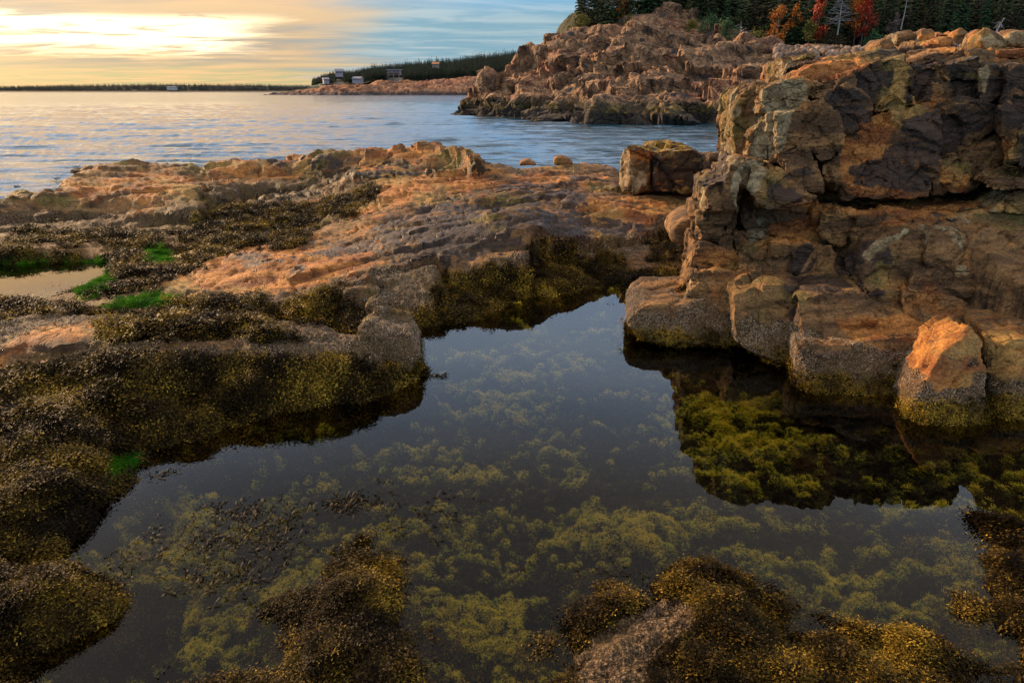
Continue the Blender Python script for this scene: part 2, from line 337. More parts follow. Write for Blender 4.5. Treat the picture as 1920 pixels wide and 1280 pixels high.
C_STAIN_SHADE = [[(1692,228),(1752,203),(1862,200),(1870,232),(1800,262),(1795,298),(1700,304),(1660,300)], [(1600,318),(1660,302),(1752,302),(1748,350),(1700,368),(1660,350),(1620,340)], [(1598,130),(1640,118),(1650,180),(1600,165)],  # cliff stains, plus shaded front faces painted near black
          [(1570,185),(1640,200),(1636,245),(1600,262),(1572,230)], [(1772,118),(1832,108),(1830,186),(1780,188),(1785,150)], [(1700,130),(1716,126),(1712,196),(1690,190)], [(1906,250),(1990,246),(1990,340),(1908,332)], [(1866,204),(1990,206),(1990,246),(1868,246)],
          [(1850,125),(1880,122),(1884,180),(1858,180)], [(1222,290),(1322,290),(1322,360),(1222,364)], [(1322,292),(1376,280),(1376,320),(1350,358),(1322,354)], [(1500,300),(1530,300),(1540,350),(1510,350),(1470,330)], [(1430,335),(1480,345),(1500,378),(1440,385)],
          [(1800,390),(1850,384),(1860,396),(1790,400)], [(1760,412),(1800,410),(1790,422),(1750,424)], [(1560,470),(1620,462),(1610,520),(1570,520)], [(1820,560),(1960,500),(1960,620),(1830,600)], [(1400,350),(1420,350),(1418,430),(1395,430)]]
C_PALE = [[(1430,165),(1505,150),(1510,185),(1490,215),(1470,290),(1440,305),(1405,290),(1425,235)], [(1384,310),(1436,300),(1420,350),(1380,400),(1370,345)], [(1650,444),(1700,432),(1690,446),(1640,470),(1625,500),(1618,480)], [(1838,128),(1850,122),(1852,186),(1840,188)], [(1836,70),(1870,58),(1890,84),(1850,96)], [(1884,78),(1900,58),(1960,58),(1960,90)], [(1460,150),(1466,118),(1540,102),(1510,115),(1480,135)]]  # pale lichen, plus lit left-hand faces lightened in the paint
def reg(P, polys, soft, wob, seed):
    """soft and wob in pixels of the photograph"""
    Q = pixel_of(P); n1 = fbm(P, 3.0, 4, .6, seed)+.4*fbm(P, 14, 2, .6, seed); s = np.full(len(P), -900.0)
    for poly in polys:
        p3 = np.array([(a, b, 0) for a, b in poly], float)
        lo = p3[:, :2].min(0)-40; hi = p3[:, :2].max(0)+40
        m = (Q[:, 0] > lo[0]) & (Q[:, 0] < hi[0]) & (Q[:, 1] > lo[1]) & (Q[:, 1] < hi[1])
        if m.any():
            d, _ = poly_dist(Q[m], p3); s[m] = np.maximum(s[m], d)
    return sstep(s + wob*n1, -soft, soft)
def masks(P, N, cliff=False):
    """weed, barnacle, rust, dark, green, yellow for world points"""
    n = len(P); z = P[:, 2]
    if cliff:
        cr = reg(P, C_RUST, 7, 9, 81); cd = reg(P, C_STAIN_SHADE, 16, 20, 82)*.9; cpl = reg(P, C_PALE, 7, 12, 83)
        f = fbm(P, 2.4, 4, .55, 21)
        barn = sstep(z + .13*f, .30, .16)
        weed = sstep(z + .05*fbm(P, 5, 3, .5, 22), .13, .03)*.8
        rust = sstep(fbm(P, 1.1, 4, .55, 23), -.05, .45)*.8
        dark = sstep(fbm(P*np.array([1, 1, .6]), 1.3, 4, .55, 24) + .18*(N[:, 2] < .3), .26, .50)*sstep(pixel_of(P)[:, 0], 1440, 1500)  # steep faces get extra dark, shade put into the colour
        pale = sstep(fbm(P, 1.6, 4, .6, 25) - .5*N[:, 0], .45, .8)  # faces turned left are painted paler, as if lit
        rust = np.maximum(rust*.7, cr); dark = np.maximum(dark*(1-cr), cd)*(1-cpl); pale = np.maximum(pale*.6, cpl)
        return dict(weed=weed, barn=barn, rust=rust, dark=dark*(1-barn), green=np.zeros(n), yell=sstep(z, .16, .0), pale=pale)
    weed = reg(P, WEED, 7, 18, 11); weed = weed*np.where(P[:, 1] > 4.6, sstep(fbm(P*np.array([.6, 1.3, 1]), 1.9, 4, .6, 91), -.42, -.05), 1); barn = reg(P, BARN, 8, 14, 12); bare = reg(P, BARE, 6, 10, 13)
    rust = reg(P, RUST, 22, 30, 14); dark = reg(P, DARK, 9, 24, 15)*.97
    near = sstep(P[:, 1], 7.0, 6.0)*sstep(np.abs(P[:, 0]), 4.5, 4.0)
    weed = np.maximum(weed, sstep(z + .03*fbm(P, 5, 3, .5, 16), .06, .01)*near)
    right = sstep(P[:, 0] - .15*(P[:, 1]-4), .55, .8)*sstep(P[:, 1], 5.3, 5.0)
    barn = np.maximum(barn, right*sstep(z + .13*fbm(P, 2.4, 4, .55, 21), .30, .16))
    barn = barn*(1-bare*(P[:, 1] > 2.8)); weed = weed*(1-bare)
    oc = sstep(P[:, 1]+.35*P[:, 0], 10.5, 11.5)*sstep(z, .30, .0)
    weed = np.maximum(weed, oc)
    return dict(weed=weed, barn=barn*(1-.6*weed), rust=rust, dark=dark*(1-barn)*(1-weed), green=reg(P, GREEN, 9, 6, 17)**.6, yell=reg(P, YELL, 15, 20, 18), pale=np.zeros(n))

# ------------------------------------------------------------------ object helpers
def tag(o, label=None, cat=None, group=None, kind=None):
    if label: o['label'] = label
    if cat: o['category'] = cat
    if group: o['group'] = group
    if kind: o['kind'] = kind
    return o
def set_attr(me, name, arr):
    a = me.attributes.new(name, 'FLOAT', 'POINT'); a.data.foreach_set('value', np.ascontiguousarray(arr, np.float32))
def mesh_np(name, V, Fc, mat, parent=None, smooth=True, origin=None, link=True):
    V = np.asarray(V, np.float32); Fc = np.asarray(Fc, np.int32)
    me = bpy.data.meshes.new(name)
    if origin is not None: V = V-np.asarray(origin, np.float32)
    k = Fc.shape[1]
    me.vertices.add(len(V)); me.vertices.foreach_set('co', V.ravel())
    me.loops.add(Fc.size); me.loops.foreach_set('vertex_index', Fc.ravel())
    me.polygons.add(len(Fc)); me.polygons.foreach_set('loop_start', np.arange(0, Fc.size, k, dtype=np.int32))
    me.update(calc_edges=True)
    me.polygons.foreach_set('use_smooth', np.full(len(Fc), smooth)); me.materials.append(mat)
    o = bpy.data.objects.new(name, me)
    if origin is not None: o.location = origin
    if link: col.objects.link(o)
    if parent is not None: o.parent = parent
    return o
def empty(name, loc, label=None, cat=None, group=None, kind=None):
    e = bpy.data.objects.new(name, None); col.objects.link(e); e.location = loc; e.empty_display_size = .1
    return tag(e, label, cat, group, kind)
def grid_faces(nr, nc):
    i = np.arange(nr*nc).reshape(nr, nc)
    return np.stack([i[:-1, :-1], i[:-1, 1:], i[1:, 1:], i[1:, :-1]], -1).reshape(-1, 4)
def grid_normals(V, nr, nc):
    G = V.reshape(nr, nc, 3); a = np.gradient(G, axis=0); b = np.gradient(G, axis=1)
    N = np.cross(b, a).reshape(-1, 3); N /= (np.linalg.norm(N, axis=1)[:, None]+1e-12)
    N[N[:, 2] < 0] *= -1
    return N
def bm_obj(name, bm, mat, parent=None, smooth=False):
    me = bpy.data.meshes.new(name); bm.to_mesh(me); bm.free(); me.materials.append(mat)
    if smooth: me.polygons.foreach_set('use_smooth', [True]*len(me.polygons))
    o = bpy.data.objects.new(name, me); col.objects.link(o)
    if parent is not None: o.parent = parent
    return o

# ------------------------------------------------------------------ materials
def new_mat(name):
    m = bpy.data.materials.new(name); m.use_nodes = True; t = NT(m.node_tree); t.n.clear()
    out = t.node('ShaderNodeOutputMaterial'); b = t.node('ShaderNodeBsdfPrincipled')
    t.l.new(b.outputs[0], out.inputs[0]); return m, t, b, out

def rock_material():
    m, t, b, out = new_mat('tidal_granite')
    P = t.node('ShaderNodeNewGeometry').outputs['Position']
    sep = t.node('ShaderNodeSeparateXYZ', i_Vector=P)
    A = {k: t.attr(k) for k in ('weed', 'barn', 'rust', 'dark', 'green', 'yell', 'pale')}
    warp = t.vmath('ADD', P, t.vmath('MULTIPLY', t.vmath('SUBTRACT', t.noise(P, 4.0, 3, .6, 0, True), (.5, .5, .5)), (.18, .18, .18)))
    bed = t.mapping(P, rot=(0, 0, -BED), scale=(.28, 1, 1.6))
    nb = t.noise(bed, 5.0, 8, .62, .6); nl = t.noise(P, 1.5, 6, .6, .4); nm = t.noise(P, 8, 6, .65); nf = t.noise(P, 55, 6, .7); ns = t.noise(P, 230, 3, .7)
    base = t.mix(t.step(nb, .38, .64), (.095, .052, .024), (.32, .170, .065))
    base = t.mix(t.step(nl, .52, .64), base, t.mix(t.step(nm, .4, .62), (.13, .098, .028), (.25, .175, .050)))
    rustc = t.mix(t.step(nb, .38, .62), (.24, .078, .022), (.60, .25, .060))
    rustc = t.mix(t.step(nl, .50, .62), rustc, (.44, .25, .075))
    rf = t.math('MULTIPLY', t.step(t.math('ADD', A['rust'], t.math('MULTIPLY', t.math('SUBTRACT', nm, .5), 1.8)), .30, .85), .88)
    base = t.mix(rf, base, rustc)
    palec = t.mix(t.step(nm, .4, .6), (.25, .19, .10), (.44, .36, .21))
    base = t.mix(t.math('MULTIPLY', t.step(t.math('ADD', A['pale'], t.math('MULTIPLY', t.math('SUBTRACT', nm, .5), 1.0)), .45, .75), .8), base, palec)
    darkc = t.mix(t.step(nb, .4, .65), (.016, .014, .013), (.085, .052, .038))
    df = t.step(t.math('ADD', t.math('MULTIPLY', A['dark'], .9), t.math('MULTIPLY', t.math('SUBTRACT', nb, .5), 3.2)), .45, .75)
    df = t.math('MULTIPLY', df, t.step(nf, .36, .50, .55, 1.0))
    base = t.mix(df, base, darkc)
    # mineral grain
    base = t.mix(1.0, base, t.mix(t.step(nf, .3, .7), (.55, .55, .55), (1.38, 1.36, 1.32)), 'MULTIPLY')
    base = t.mix(t.step(ns, .62, .72), base, (.42, .34, .27))
    base = t.mix(t.step(ns, .40, .30), base, (.03, .025, .02))
    # barnacle crust
    v1 = t.voro(P, 95, 'F1'); v2 = t.voro(P, 95, 'F1', 'Color'); v2r = t.node('ShaderNodeSeparateColor', i_Color=v2).outputs[0]
    bc = t.mix(t.step(v1, .25, .62), t.mix(v2r, (.43, .29, .165), (.15, .090, .042)), (.026, .015, .007))
    bc = t.mix(t.step(t.noise(P, 3.2, 5, .65), .42, .60), bc, t.mix(.6, bc, (.13, .085, .03)))
    bc = t.mix(t.math('MULTIPLY', A['yell'], .7), bc, (.12, .085, .018))
    bf = t.step(t.math('ADD', A['barn'], t.math('MULTIPLY', t.math('SUBTRACT', t.noise(warp, 7, 7, .7), .5), 1.8)), .40, .62)
    base = t.mix(t.math('MULTIPLY', bf, .90), base, bc)
    # weed holdfasts and film
    wc = t.mix(t.step(nf, .38, .62), (.010, .006, .003), (.085, .050, .014))
    wc = t.mix(t.math('MULTIPLY', A['yell'], t.step(nm, .38, .56)), wc, (.38, .22, .028))
    wf = t.step(t.math('ADD', A['weed'], t.math('MULTIPLY', t.math('SUBTRACT', nm, .5), 1.2)), .35, .60)
    base = t.mix(wf, base, wc)
    # pool floor: dark mud with yellow-green algae clumps
    fl = t.step(sep.outputs['Z'], -.02, -.07)
    fl = t.math('MULTIPLY', fl, t.step(sep.outputs['Z'], -.9, -.7))
    pc = t.noise(t.mapping(P, scale=(1, 1.3, 1)), 6.0, 8, .72, .5)
    pc2 = t.noise(P, 26, 5, .7)
    alg = t.mix(t.step(pc2, .38, .62), (.045, .040, .008), (.42, .36, .05))
    alg = t.mix(t.step(t.noise(P, 2.1, 3, .5), .52, .68), alg, (.42, .27, .05))
    pc3 = t.voro(t.vmath('ADD', P, t.vmath('MULTIPLY', t.noise(P, 18, 3, .6, 0, True), (.05, .05, .05))), 24)
    fc = t.mix(t.math('MULTIPLY', t.step(t.math('ADD', pc, t.math('MULTIPLY', t.math('SUBTRACT', pc2, .5), .35)), .54, .68), t.step(pc3, .55, .25)), t.mix(t.step(pc2, .35, .7), (.008, .005, .005), (.042, .028, .020)), alg)
    base = t.mix(fl, base, fc)
    gc = t.mix(t.step(nf, .35, .65), (.012, .08, .012), (.08, .33, .025))
    base = t.mix(t.step(t.math('ADD', A['green'], t.math('MULTIPLY', t.math('SUBTRACT', nm, .5), .9)), .40, .62), base, gc)
    t.put(b.inputs['Base Color'], base)
    rough = t.mix(wf, (.72, .72, .72), (.55, .55, .55))
    rough = t.mix(df, rough, (.55, .55, .55))
    t.put(b.inputs['Roughness'], rough); b.inputs['Specular IOR Level'].default_value = .22
    # relief
    w2 = t.vmath('ADD', P, t.vmath('MULTIPLY', t.vmath('SUBTRACT', t.noise(P, 7.0, 2, .5, 0, True), (.5, .5, .5)), (.07, .07, .07)))
    crk = t.voro(t.mapping(w2, rot=(R(14), R(22), R(10)), scale=(.8, 1.6, 1.15)), 3.6, 'DISTANCE_TO_EDGE')
    crk2 = t.voro(t.mapping(w2, rot=(R(-20), R(-12), R(30)), scale=(.6, 1.5, 1.9)), 10, 'DISTANCE_TO_EDGE')
    crk2 = t.math('ADD', crk2, t.step(t.noise(P, 2.2, 2, .5), .50, .58))
    h = t.math('MULTIPLY', t.step(crk, 0.0, .022), 1.1)
    h = t.math('ADD', h, t.math('MULTIPLY', t.step(crk2, 0.0, .04), .5))
    h = t.math('ADD', h, t.math('MULTIPLY', nb, 2.2)); h = t.math('ADD', h, t.math('MULTIPLY', nf, .75)); h = t.math('ADD', h, t.math('MULTIPLY', nm, 1.0))
    h2 = t.math('MULTIPLY', t.math('MULTIPLY', t.math('SUBTRACT', 1.0, v1), bf), 1.0)
    nrm = t.bump(h, .75, .022); nrm = t.bump(h2, .9, .006, nrm); nrm = t.bump(nf, .35, .006, nrm)
    t.put(b.inputs['Normal'], nrm)
    return m
M_ROCK = rock_material()

def head_material(name, far=False):
    m, t, b, out = new_mat(name)
    P = t.node('ShaderNodeNewGeometry').outputs['Position']; N = t.node('ShaderNodeNewGeometry').outputs['Normal']
    sep = t.node('ShaderNodeSeparateXYZ', i_Vector=P); z = sep.outputs['Z']
    k = .25 if far else 1.0
    nl = t.noise(P, .16*k, 5, .6, .5); nm = t.noise(P, .7*k, 7, .65, .4); nf = t.noise(P, 3.5*k, 7, .7)
    c = t.mix(t.step(nm, .36, .64), (.11, .062, .034), (.46, .26, .135))
    c = t.mix(t.math('MULTIPLY', t.step(nl, .50, .66), .75 if not far else 1.0), c, t.mix(t.step(nm, .4, .6), (.24, .10, .055), (.50, .23, .12)))
    c = t.mix(t.step(t.noise(P, .4*k, 5, .6), .60, .66), c, (.055, .05, .055))
    c = t.mix(t.step(t.noise(P, .5*k, 5, .7), .64, .72), c, (.42, .36, .28))
    zz = t.math('ADD', z, t.math('MULTIPLY', t.math('SUBTRACT', nm, .5), 2.6 if not far else 5.0))
    if not far:
        alg = t.mix(t.math('MULTIPLY', t.step(nm, .47, .60), t.step(nl, .42, .55)), (.070, .048, .022), (.22, .145, .028))
        c = t.mix(t.step(zz, 1.0, .3), c, alg)
        c = t.mix(t.step(zz, -.1, -.7), c, (.040, .028, .020))
    else:
        c = t.mix(.35, c, (.55, .20, .10))
        c = t.mix(t.step(zz, 2.5, 0.0), c, (.075, .05, .05))
    veg = t.attr('veg')
    vc = t.mix(t.step(nf, .4, .6), (.02, .028, .008), (.10, .085, .02))
    c = t.mix(t.step(t.math('ADD', veg, t.math('MULTIPLY', t.math('SUBTRACT', nm, .5), 1.2)), .4, .6), c, vc)
    c = t.mix(1.0, c, t.mix(t.step(nf, .3, .7), (.5, .5, .5), (1.4, 1.4, 1.35)), 'MULTIPLY')
    t.put(b.inputs['Base Color'], c); b.inputs['Roughness'].default_value = .85
    crk = t.voro(P, .55*k, 'DISTANCE_TO_EDGE'); h = t.math('ADD', t.step(crk, 0.0, .06), t.math('ADD', t.math('MULTIPLY', nm, 2.0), nf))
    t.put(b.inputs['Normal'], t.bump(h, .9, .40/k))
    return m
M_HEAD = head_material('headland_granite'); M_FARROCK = head_material('far_pink_shore', True)

def flat_mat(name, c1, c2=None, scale=8.0, rough=.7, bump=.0, bd=.01):
    m, t, b, out = new_mat(name)
    P = t.node('ShaderNodeNewGeometry').outputs['Position']; n = t.noise(P, scale, 5, .65)
    t.put(b.inputs['Base Color'], t.mix(t.step(n, .35, .65), c1, c2 or tuple(x*.7 for x in c1))); b.inputs['Roughness'].default_value = rough
    if bump: t.put(b.inputs['Normal'], t.bump(n, bump, bd))
    return m

def leaf_mat(name, stops, trans=.25, rough=.6, inst=True, spec=.3, tips=False):
    """foliage or frond whose colour is set per instance by the attribute 'tint' (0..1)"""
    m, t, b, out = new_mat(name)
    v = t.attr('tint', 'INSTANCER' if inst else 'GEOMETRY')
    if tips: v = t.math('MULTIPLY', v, t.step(t.attr('tipf'), .0, .85, .25, 1.35), clamp=True)  # lighter tips; frond bases darkened as painted occlusion
    r = t.node('ShaderNodeValToRGB'); el = r.color_ramp.elements
    while len(el) < len(stops): el.new(.5)
    for e_, (p, c) in zip(el, stops): e_.position = p; e_.color = (*c, 1)
    t.put(r.inputs[0], v)
    P = t.node('ShaderNodeNewGeometry').outputs['Position']
    n = t.noise(P, 60 if inst else 2.0, 3, .6)
    c = t.mix(1.0, r.outputs[0], t.mix(n, (.55, .55, .55), (1.4, 1.4, 1.4)), 'MULTIPLY')
    t.put(b.inputs['Base Color'], c); b.inputs['Roughness'].default_value = rough; b.inputs['Specular IOR Level'].default_value = spec
    if trans:
        tr = t.node('ShaderNodeBsdfTranslucent'); t.put(tr.inputs[0], c); mx = t.node('ShaderNodeMixShader'); mx.inputs[0].default_value = trans
        t.l.new(b.outputs[0], mx.inputs[1]); t.l.new(tr.outputs[0], mx.inputs[2]); t.l.new(mx.outputs[0], out.inputs[0])
    return m

def water_mat(name, tint, rip_scale, rip):
    """clear shallow water: Fresnel reflection over what lies beneath"""
    m, t, b, out = new_mat(name); t.n.remove(b)
    P = t.node('ShaderNodeNewGeometry').outputs['Position']
    n = t.noise(P, rip_scale, 3, .5)
    nrm = t.bump(n, .35, rip)
    fr = t.node('ShaderNodeFresnel'); fr.inputs[0].default_value = 1.36; t.put(fr.inputs[1], nrm)
    tr = t.node('ShaderNodeBsdfTransparent'); tr.inputs[0].default_value = (*tint, 1)
    gl = t.node('ShaderNodeBsdfGlossy'); gl.inputs['Roughness'].default_value = .0; t.put(gl.inputs['Normal'], nrm)
    mx = t.node('ShaderNodeMixShader'); t.l.new(fr.outputs[0], mx.inputs[0]); t.l.new(tr.outputs[0], mx.inputs[1]); t.l.new(gl.outputs[0], mx.inputs[2])
    t.l.new(mx.outputs[0], out.inputs[0]); return m

def sea_mat():
    m, t, b, out = new_mat('sea_water')
    P = t.node('ShaderNodeNewGeometry').outputs['Position']
    dist = t.vmath('LENGTH', P)
    a = t.noise(t.mapping(P, rot=(0, 0, R(-8)), scale=(.35, 1, 1)), 2.2, 5, .6, .4)
    c = t.noise(t.mapping(P, rot=(0, 0, R(12)), scale=(.4, 1, 1)), .45, 4, .55, .3)
    f = t.noise(t.mapping(P, rot=(0, 0, R(5)), scale=(.22, 1, 1)), .07, 4, .6)
    h = t.math('ADD', t.math('MULTIPLY', a, .07), t.math('MULTIPLY', c, .20))
    h = t.math('ADD', h, t.math('MULTIPLY', f, t.step(dist, 60.0, 400.0, 0.0, 2.2)))
    t.put(b.inputs['Normal'], t.bump(h, .9, 1.0))
    b.inputs['Base Color'].default_value = (.012, .055, .095, 1); b.inputs['Roughness'].default_value = .10
    b.inputs['IOR'].default_value = 1.40; b.inputs['Specular IOR Level'].default_value = .6
    return m

# ------------------------------------------------------------------ near bedrock (graded fan mesh: fine near, coarse far)
def build_bedrock():
    th = np.arange(R(-52), R(52), .0026); rr = [.55]
    while rr[-1] < 34: rr.append(rr[-1]*(1+(.0060 if rr[-1] > 1.3 else .02) if rr[-1] < 15 else 1.03))
    rr = np.array(rr); nr, nc = len(rr), len(th)
    RR, TH = np.meshgrid(rr, th, indexing='ij'); X = (RR*np.sin(TH)).ravel(); Y = (RR*np.cos(TH)).ravel()
    Z = terrain_height(X, Y); V = np.stack([X, Y, Z], 1); N = grid_normals(V, nr, nc)
    mk_ = masks(V, N)
    d = rock_disp(V, 1.0)*np.clip(np.hypot(X, Y)/6, .7, 1.6)
    soft = np.clip(mk_['weed']+.3*mk_['barn'], 0, 1)
    lump = .055*fbm(V, 5.5, 4, .6, 31)+.016*fbm(V, 18, 3, .6, 32)
    under = sstep(Z, -.02, -.1)
    d = d*(1-.75*np.maximum(soft, under)) + lump*np.maximum(soft, under)*(1+.4*under) + .010*mk_['barn']*fbm(V, 22, 3, .7, 33)
    V = V + N*d[:, None]
    o = mesh_np('bedrock', V, grid_faces(nr, nc), M_ROCK); o['kind'] = 'structure'
    mk2 = masks(V, N)
    for k, a in mk2.items(): set_attr(o.data, k, a)
    o.data.set_sharp_from_angle(angle=R(38))
    return V, N, mk2, nr, nc
BV, BN, BM, BNR, BNC = build_bedrock()
print('bedrock', len(BV))

# ------------------------------------------------------------------ water
M_POOL = water_mat('pool_water', (.90, .89, .80), 5.0, .0012)
def sheet(name, pts, z, mat):
    bm = bmesh.new(); bm.faces.new([bm.verts.new((x, y, z)) for x, y in pts]); o = bm_obj(name, bm, mat); o['kind'] = 'structure'; return o
sheet('tide_pool_water', [(-3.6, .2), (4.6, .2), (4.6, 5.2), (2.4, 6.0), (0, 6.1), (-2.2, 5.2), (-3.6, 4.0)], 0.0, M_POOL)
spool = mk([(-330,610),(-60,590),(60,582),(150,562),(225,525),(230,488),(100,488),(-330,490)], .035)
sheet('side_pool_water', [(p[0], p[1]) for p in spool], .035, M_POOL)
sp2 = mk([(290,492),(325,470),(395,458),(410,470),(340,496)], .09)
sheet('small_puddle_water', [(p[0], p[1]) for p in sp2], .085, M_POOL)

def build_sea():
    th = np.arange(R(-62), R(62), .0050); rr = [8.5]
    while rr[-1] < 300: rr.append(rr[-1]*1.0072)
    while rr[-1] < 9000: rr.append(rr[-1]*1.06)
    rr = np.array(rr); nr, nc = len(rr), len(th); RR, TH = np.meshgrid(rr, th, indexing='ij')
    X = (RR*np.sin(TH)).ravel(); Y = (RR*np.cos(TH)).ravel(); r = RR.ravel()
    q = np.stack([X*.17+.05*Y, Y, 0*X], 1)
    w = .20*fbm(q, .50, 3, .5, 41) + .085*fbm(q, 1.5, 3, .55, 42)*sstep(r, 160, 60)
    w = w + .08*fbm(q, .16, 2, .5, 43)
    w = w*sstep(r, 300, 150)
    V = np.stack([X, Y, SEA+w], 1)
    o = mesh_np('sea', V, grid_faces(nr, nc), sea_mat()); o['kind'] = 'structure'
build_sea()
sheet('seabed', [(-9000, -500), (9000, -500), (9000, 9500), (-9000, 9500)], -6.0, flat_mat('sea_floor', (.02, .03, .03)))

# ------------------------------------------------------------------ rock blocks
JOBS = []
def block(name, parent, pts, y0, lean=.15, skew=0.0, thick=.6, bz=0.0, vox=.019, smooth=1, amp=1.0, scale=1.0, bx=None, label=None, cat=None, group=None, shrink=.0, zfloor=None):
    cx = sum(p[0] for p in pts)/len(pts); cy = sum(p[1] for p in pts)/len(pts)
    if parent is not None and cy < 385 and y0 > 5.2: y0 *= .915 if y0 < 6.15 else .88; lean = min(lean, 1.1)
    c = on_y(cx, cy, y0); front = []
    for px, py in pts:
        k_ = 1.11 if parent is not None else 1.03; px = cx+(px-cx)*k_; py = cy+(py-cy)*k_
        d = ray(px, py)
        t = (y0 - lean*(c[2]-EYE) - skew*c[0]) / (d[1]-lean*d[2]-skew*d[0])
        front.append(np.array([d[0]*t, d[1]*t, EYE+d[2]*t]))
    front = np.array(front)
    dr = np.array([.45*c[0]/y0 if bx is None else bx, 1.0, bz])*thick
    mid = front+dr*.5
    bcen = front.mean(0); back = bcen+(front-bcen)*.94+dr
    bm = bmesh.new(); n = len(pts)
    fr = [bm.verts.new(v) for v in front]; bk = [bm.verts.new(v) for v in back]
    bm.faces.new(fr); bm.faces.new(bk[::-1])
    for k in range(n): bm.faces.new([fr[k], bk[k], bk[(k+1) % n], fr[(k+1) % n]])
    bmesh.ops.recalc_face_normals(bm, faces=bm.faces)
    o = bm_obj(name, bm, M_ROCK)
    md = o.modifiers.new('r', 'REMESH')
    if parent is not None or name in ('square_rock', 'rock_slab'):
        md.mode = 'SHARP'; md.octree_depth = 6; md.scale = .94; md.sharpness = 1.0; md.use_remove_disconnected = False; smooth = 0
    else: md.mode = 'VOXEL'; md.voxel_size = vox; md.adaptivity = 0
    JOBS.append((o, parent, smooth, amp, scale, label, cat, group))
    return o
def finish_blocks():
    dg = bpy.context.evaluated_depsgraph_get(); tot = 0
    for o, parent, smooth, amp, scale, label, cat, group in JOBS:
        ev = o.evaluated_get(dg); me = bpy.data.meshes.new_from_object(ev)
        n = len(me.vertices); V = np.empty(n*3, np.float32); me.vertices.foreach_get('co', V); V = V.reshape(-1, 3).astype(float)
        ne = len(me.edges); E = np.empty(ne*2, np.int32); me.edges.foreach_get('vertices', E); E = E.reshape(-1, 2)
        deg = np.bincount(E.ravel(), minlength=n).astype(float)
        for _ in range(smooth):
            S = np.zeros_like(V)
            for a in range(3): S[:, a] = np.bincount(E[:, 0], V[E[:, 1], a], n)+np.bincount(E[:, 1], V[E[:, 0], a], n)
            V = .4*V+.6*S/deg[:, None]
        # break the corners off along random planes, as the granite does
        rr_ = np.random.default_rng(int(abs(V.sum()*10)) % 99991); cen_ = V.mean(0); ext = np.ptp(V, axis=0).min()
        for _ in range(16):
            nn = rr_.normal(size=3); nn[1] = -abs(nn[1])*.8; nn[2] *= .15 if o.name.startswith('square') else 1; nn /= np.linalg.norm(nn)
            h_ = (V-cen_)@nn; over = np.maximum(h_-(h_.max()-rr_.uniform(.01, .085 if parent is not None else .13)*ext*.8), 0)
            V = V-over[:, None]*nn
        me.vertices.foreach_set('co', V.astype(np.float32).ravel()); me.update()
        N = np.empty(n*3, np.float32); me.vertex_normals.foreach_get('vector', N); N = N.reshape(-1, 3)
        d = rock_disp(V, amp, 'block', scale)
        mk_ = masks(V, N, True)
        d = d*(1-.5*mk_['barn']) + .012*mk_['barn']*fbm(V, 16, 3, .7, 33)
        V2 = V+N*d[:, None]
        cen = np.array([V2[:, 0].mean(), V2[:, 1].mean(), V2[:, 2].min()])
        mk_ = masks(V2, N, True)
        OV = OVERRIDE.get(o.name, {})
        if o.name in GRASSY: g_ = sstep(N[:, 2], .30, .55)*sstep(V2[:, 2], V2[:, 2].max()-.36, V2[:, 2].max()-.26); mk_['weed'] = np.maximum(mk_['weed'], g_); mk_['yell'] = np.maximum(mk_['yell'], g_)
        for k, v in OV.items(): mk_[k] = np.clip(mk_[k]*v[0]+v[1], 0, 1)
        for k, a in mk_.items(): set_attr(me, k, a)
        me.vertices.foreach_set('co', (V2-cen).astype(np.float32).ravel())
        me.polygons.foreach_set('use_smooth', [True]*len(me.polygons)); me.update(); me.set_sharp_from_angle(angle=R(28 if parent is not None else 40))
        if not me.materials: me.materials.append(M_ROCK)
        o.modifiers.clear(); o.data = me; o.location = cen
        CLIFF.append((V2, N, me, mk_))
        if parent is not None: o.parent = parent
        tag(o, label, cat, group); tot += n
    print('blocks', len(JOBS), tot)
CLIFF = []; OVERRIDE = {}; GRASSY = ['square_rock', 'square_rock.001']

cliff = empty('cliff', (0, 0, 0), kind='structure')
def cb(pts, y0, ov=None, **kw):
    o = block('rock_block', cliff, pts, y0, **kw)
    if ov: OVERRIDE[o.name] = ov
    return o
DK = dict(dark=(1, .12), rust=(1, 0), pale=(.5, 0)); OR_ = dict(rust=(.9, .15), pale=(.5, 0)); PL = dict(pale=(1, .08)); OL = dict(rust=(.85, 0)); PK = dict(rust=(.8, .15), pale=(1, .05))  # DK adds dark, for dark rock and for painted shaded faces
# upper wall, from the seaward edge to the right
cb([(1383,182),(1398,170),(1432,160),(1440,200),(1436,250),(1412,262),(1380,310),(1376,240)], 6.15, PK, skew=-.5, thick=.9, lean=.05)
cb([(1432,164),(1468,154),(1500,150),(1506,172),(1470,182),(1430,190)], 5.75, PL, thick=.5)
cb([(1427,190),(1470,182),(1480,206),(1446,216),(1424,212)], 5.70, PL, thick=.5)
cb([(1470,181),(1496,172),(1512,186),(1502,206),(1480,206)], 5.66, PL, thick=.4)
cb([(1404,258),(1426,232),(1440,216),(1441,262),(1440,300),(1420,302),(1400,290)], 5.70, PL, thick=.6, skew=-.3)
cb([(1441,216),(1460,214),(1461,258),(1460,302),(1443,306),(1441,262)], 5.62, PL, thick=.6, skew=-.2)
cb([(1462,215),(1500,204),(1536,196),(1560,212),(1572,250),(1568,292),(1540,300),(1520,279),(1500,275),(1462,288)], 5.52, OL, thick=.7, lean=.22)
cb([(1526,182),(1600,168),(1642,196),(1640,240),(1626,290),(1600,350),(1572,353),(1549,345),(1545,305),(1572,290),(1574,245),(1560,208)], 5.62, None, thick=.8, lean=.18)
cb([(1458,302),(1462,290),(1500,278),(1522,284),(1536,318),(1548,352),(1540,368),(1502,353)], 5.44, OL, thick=.7, lean=.2)
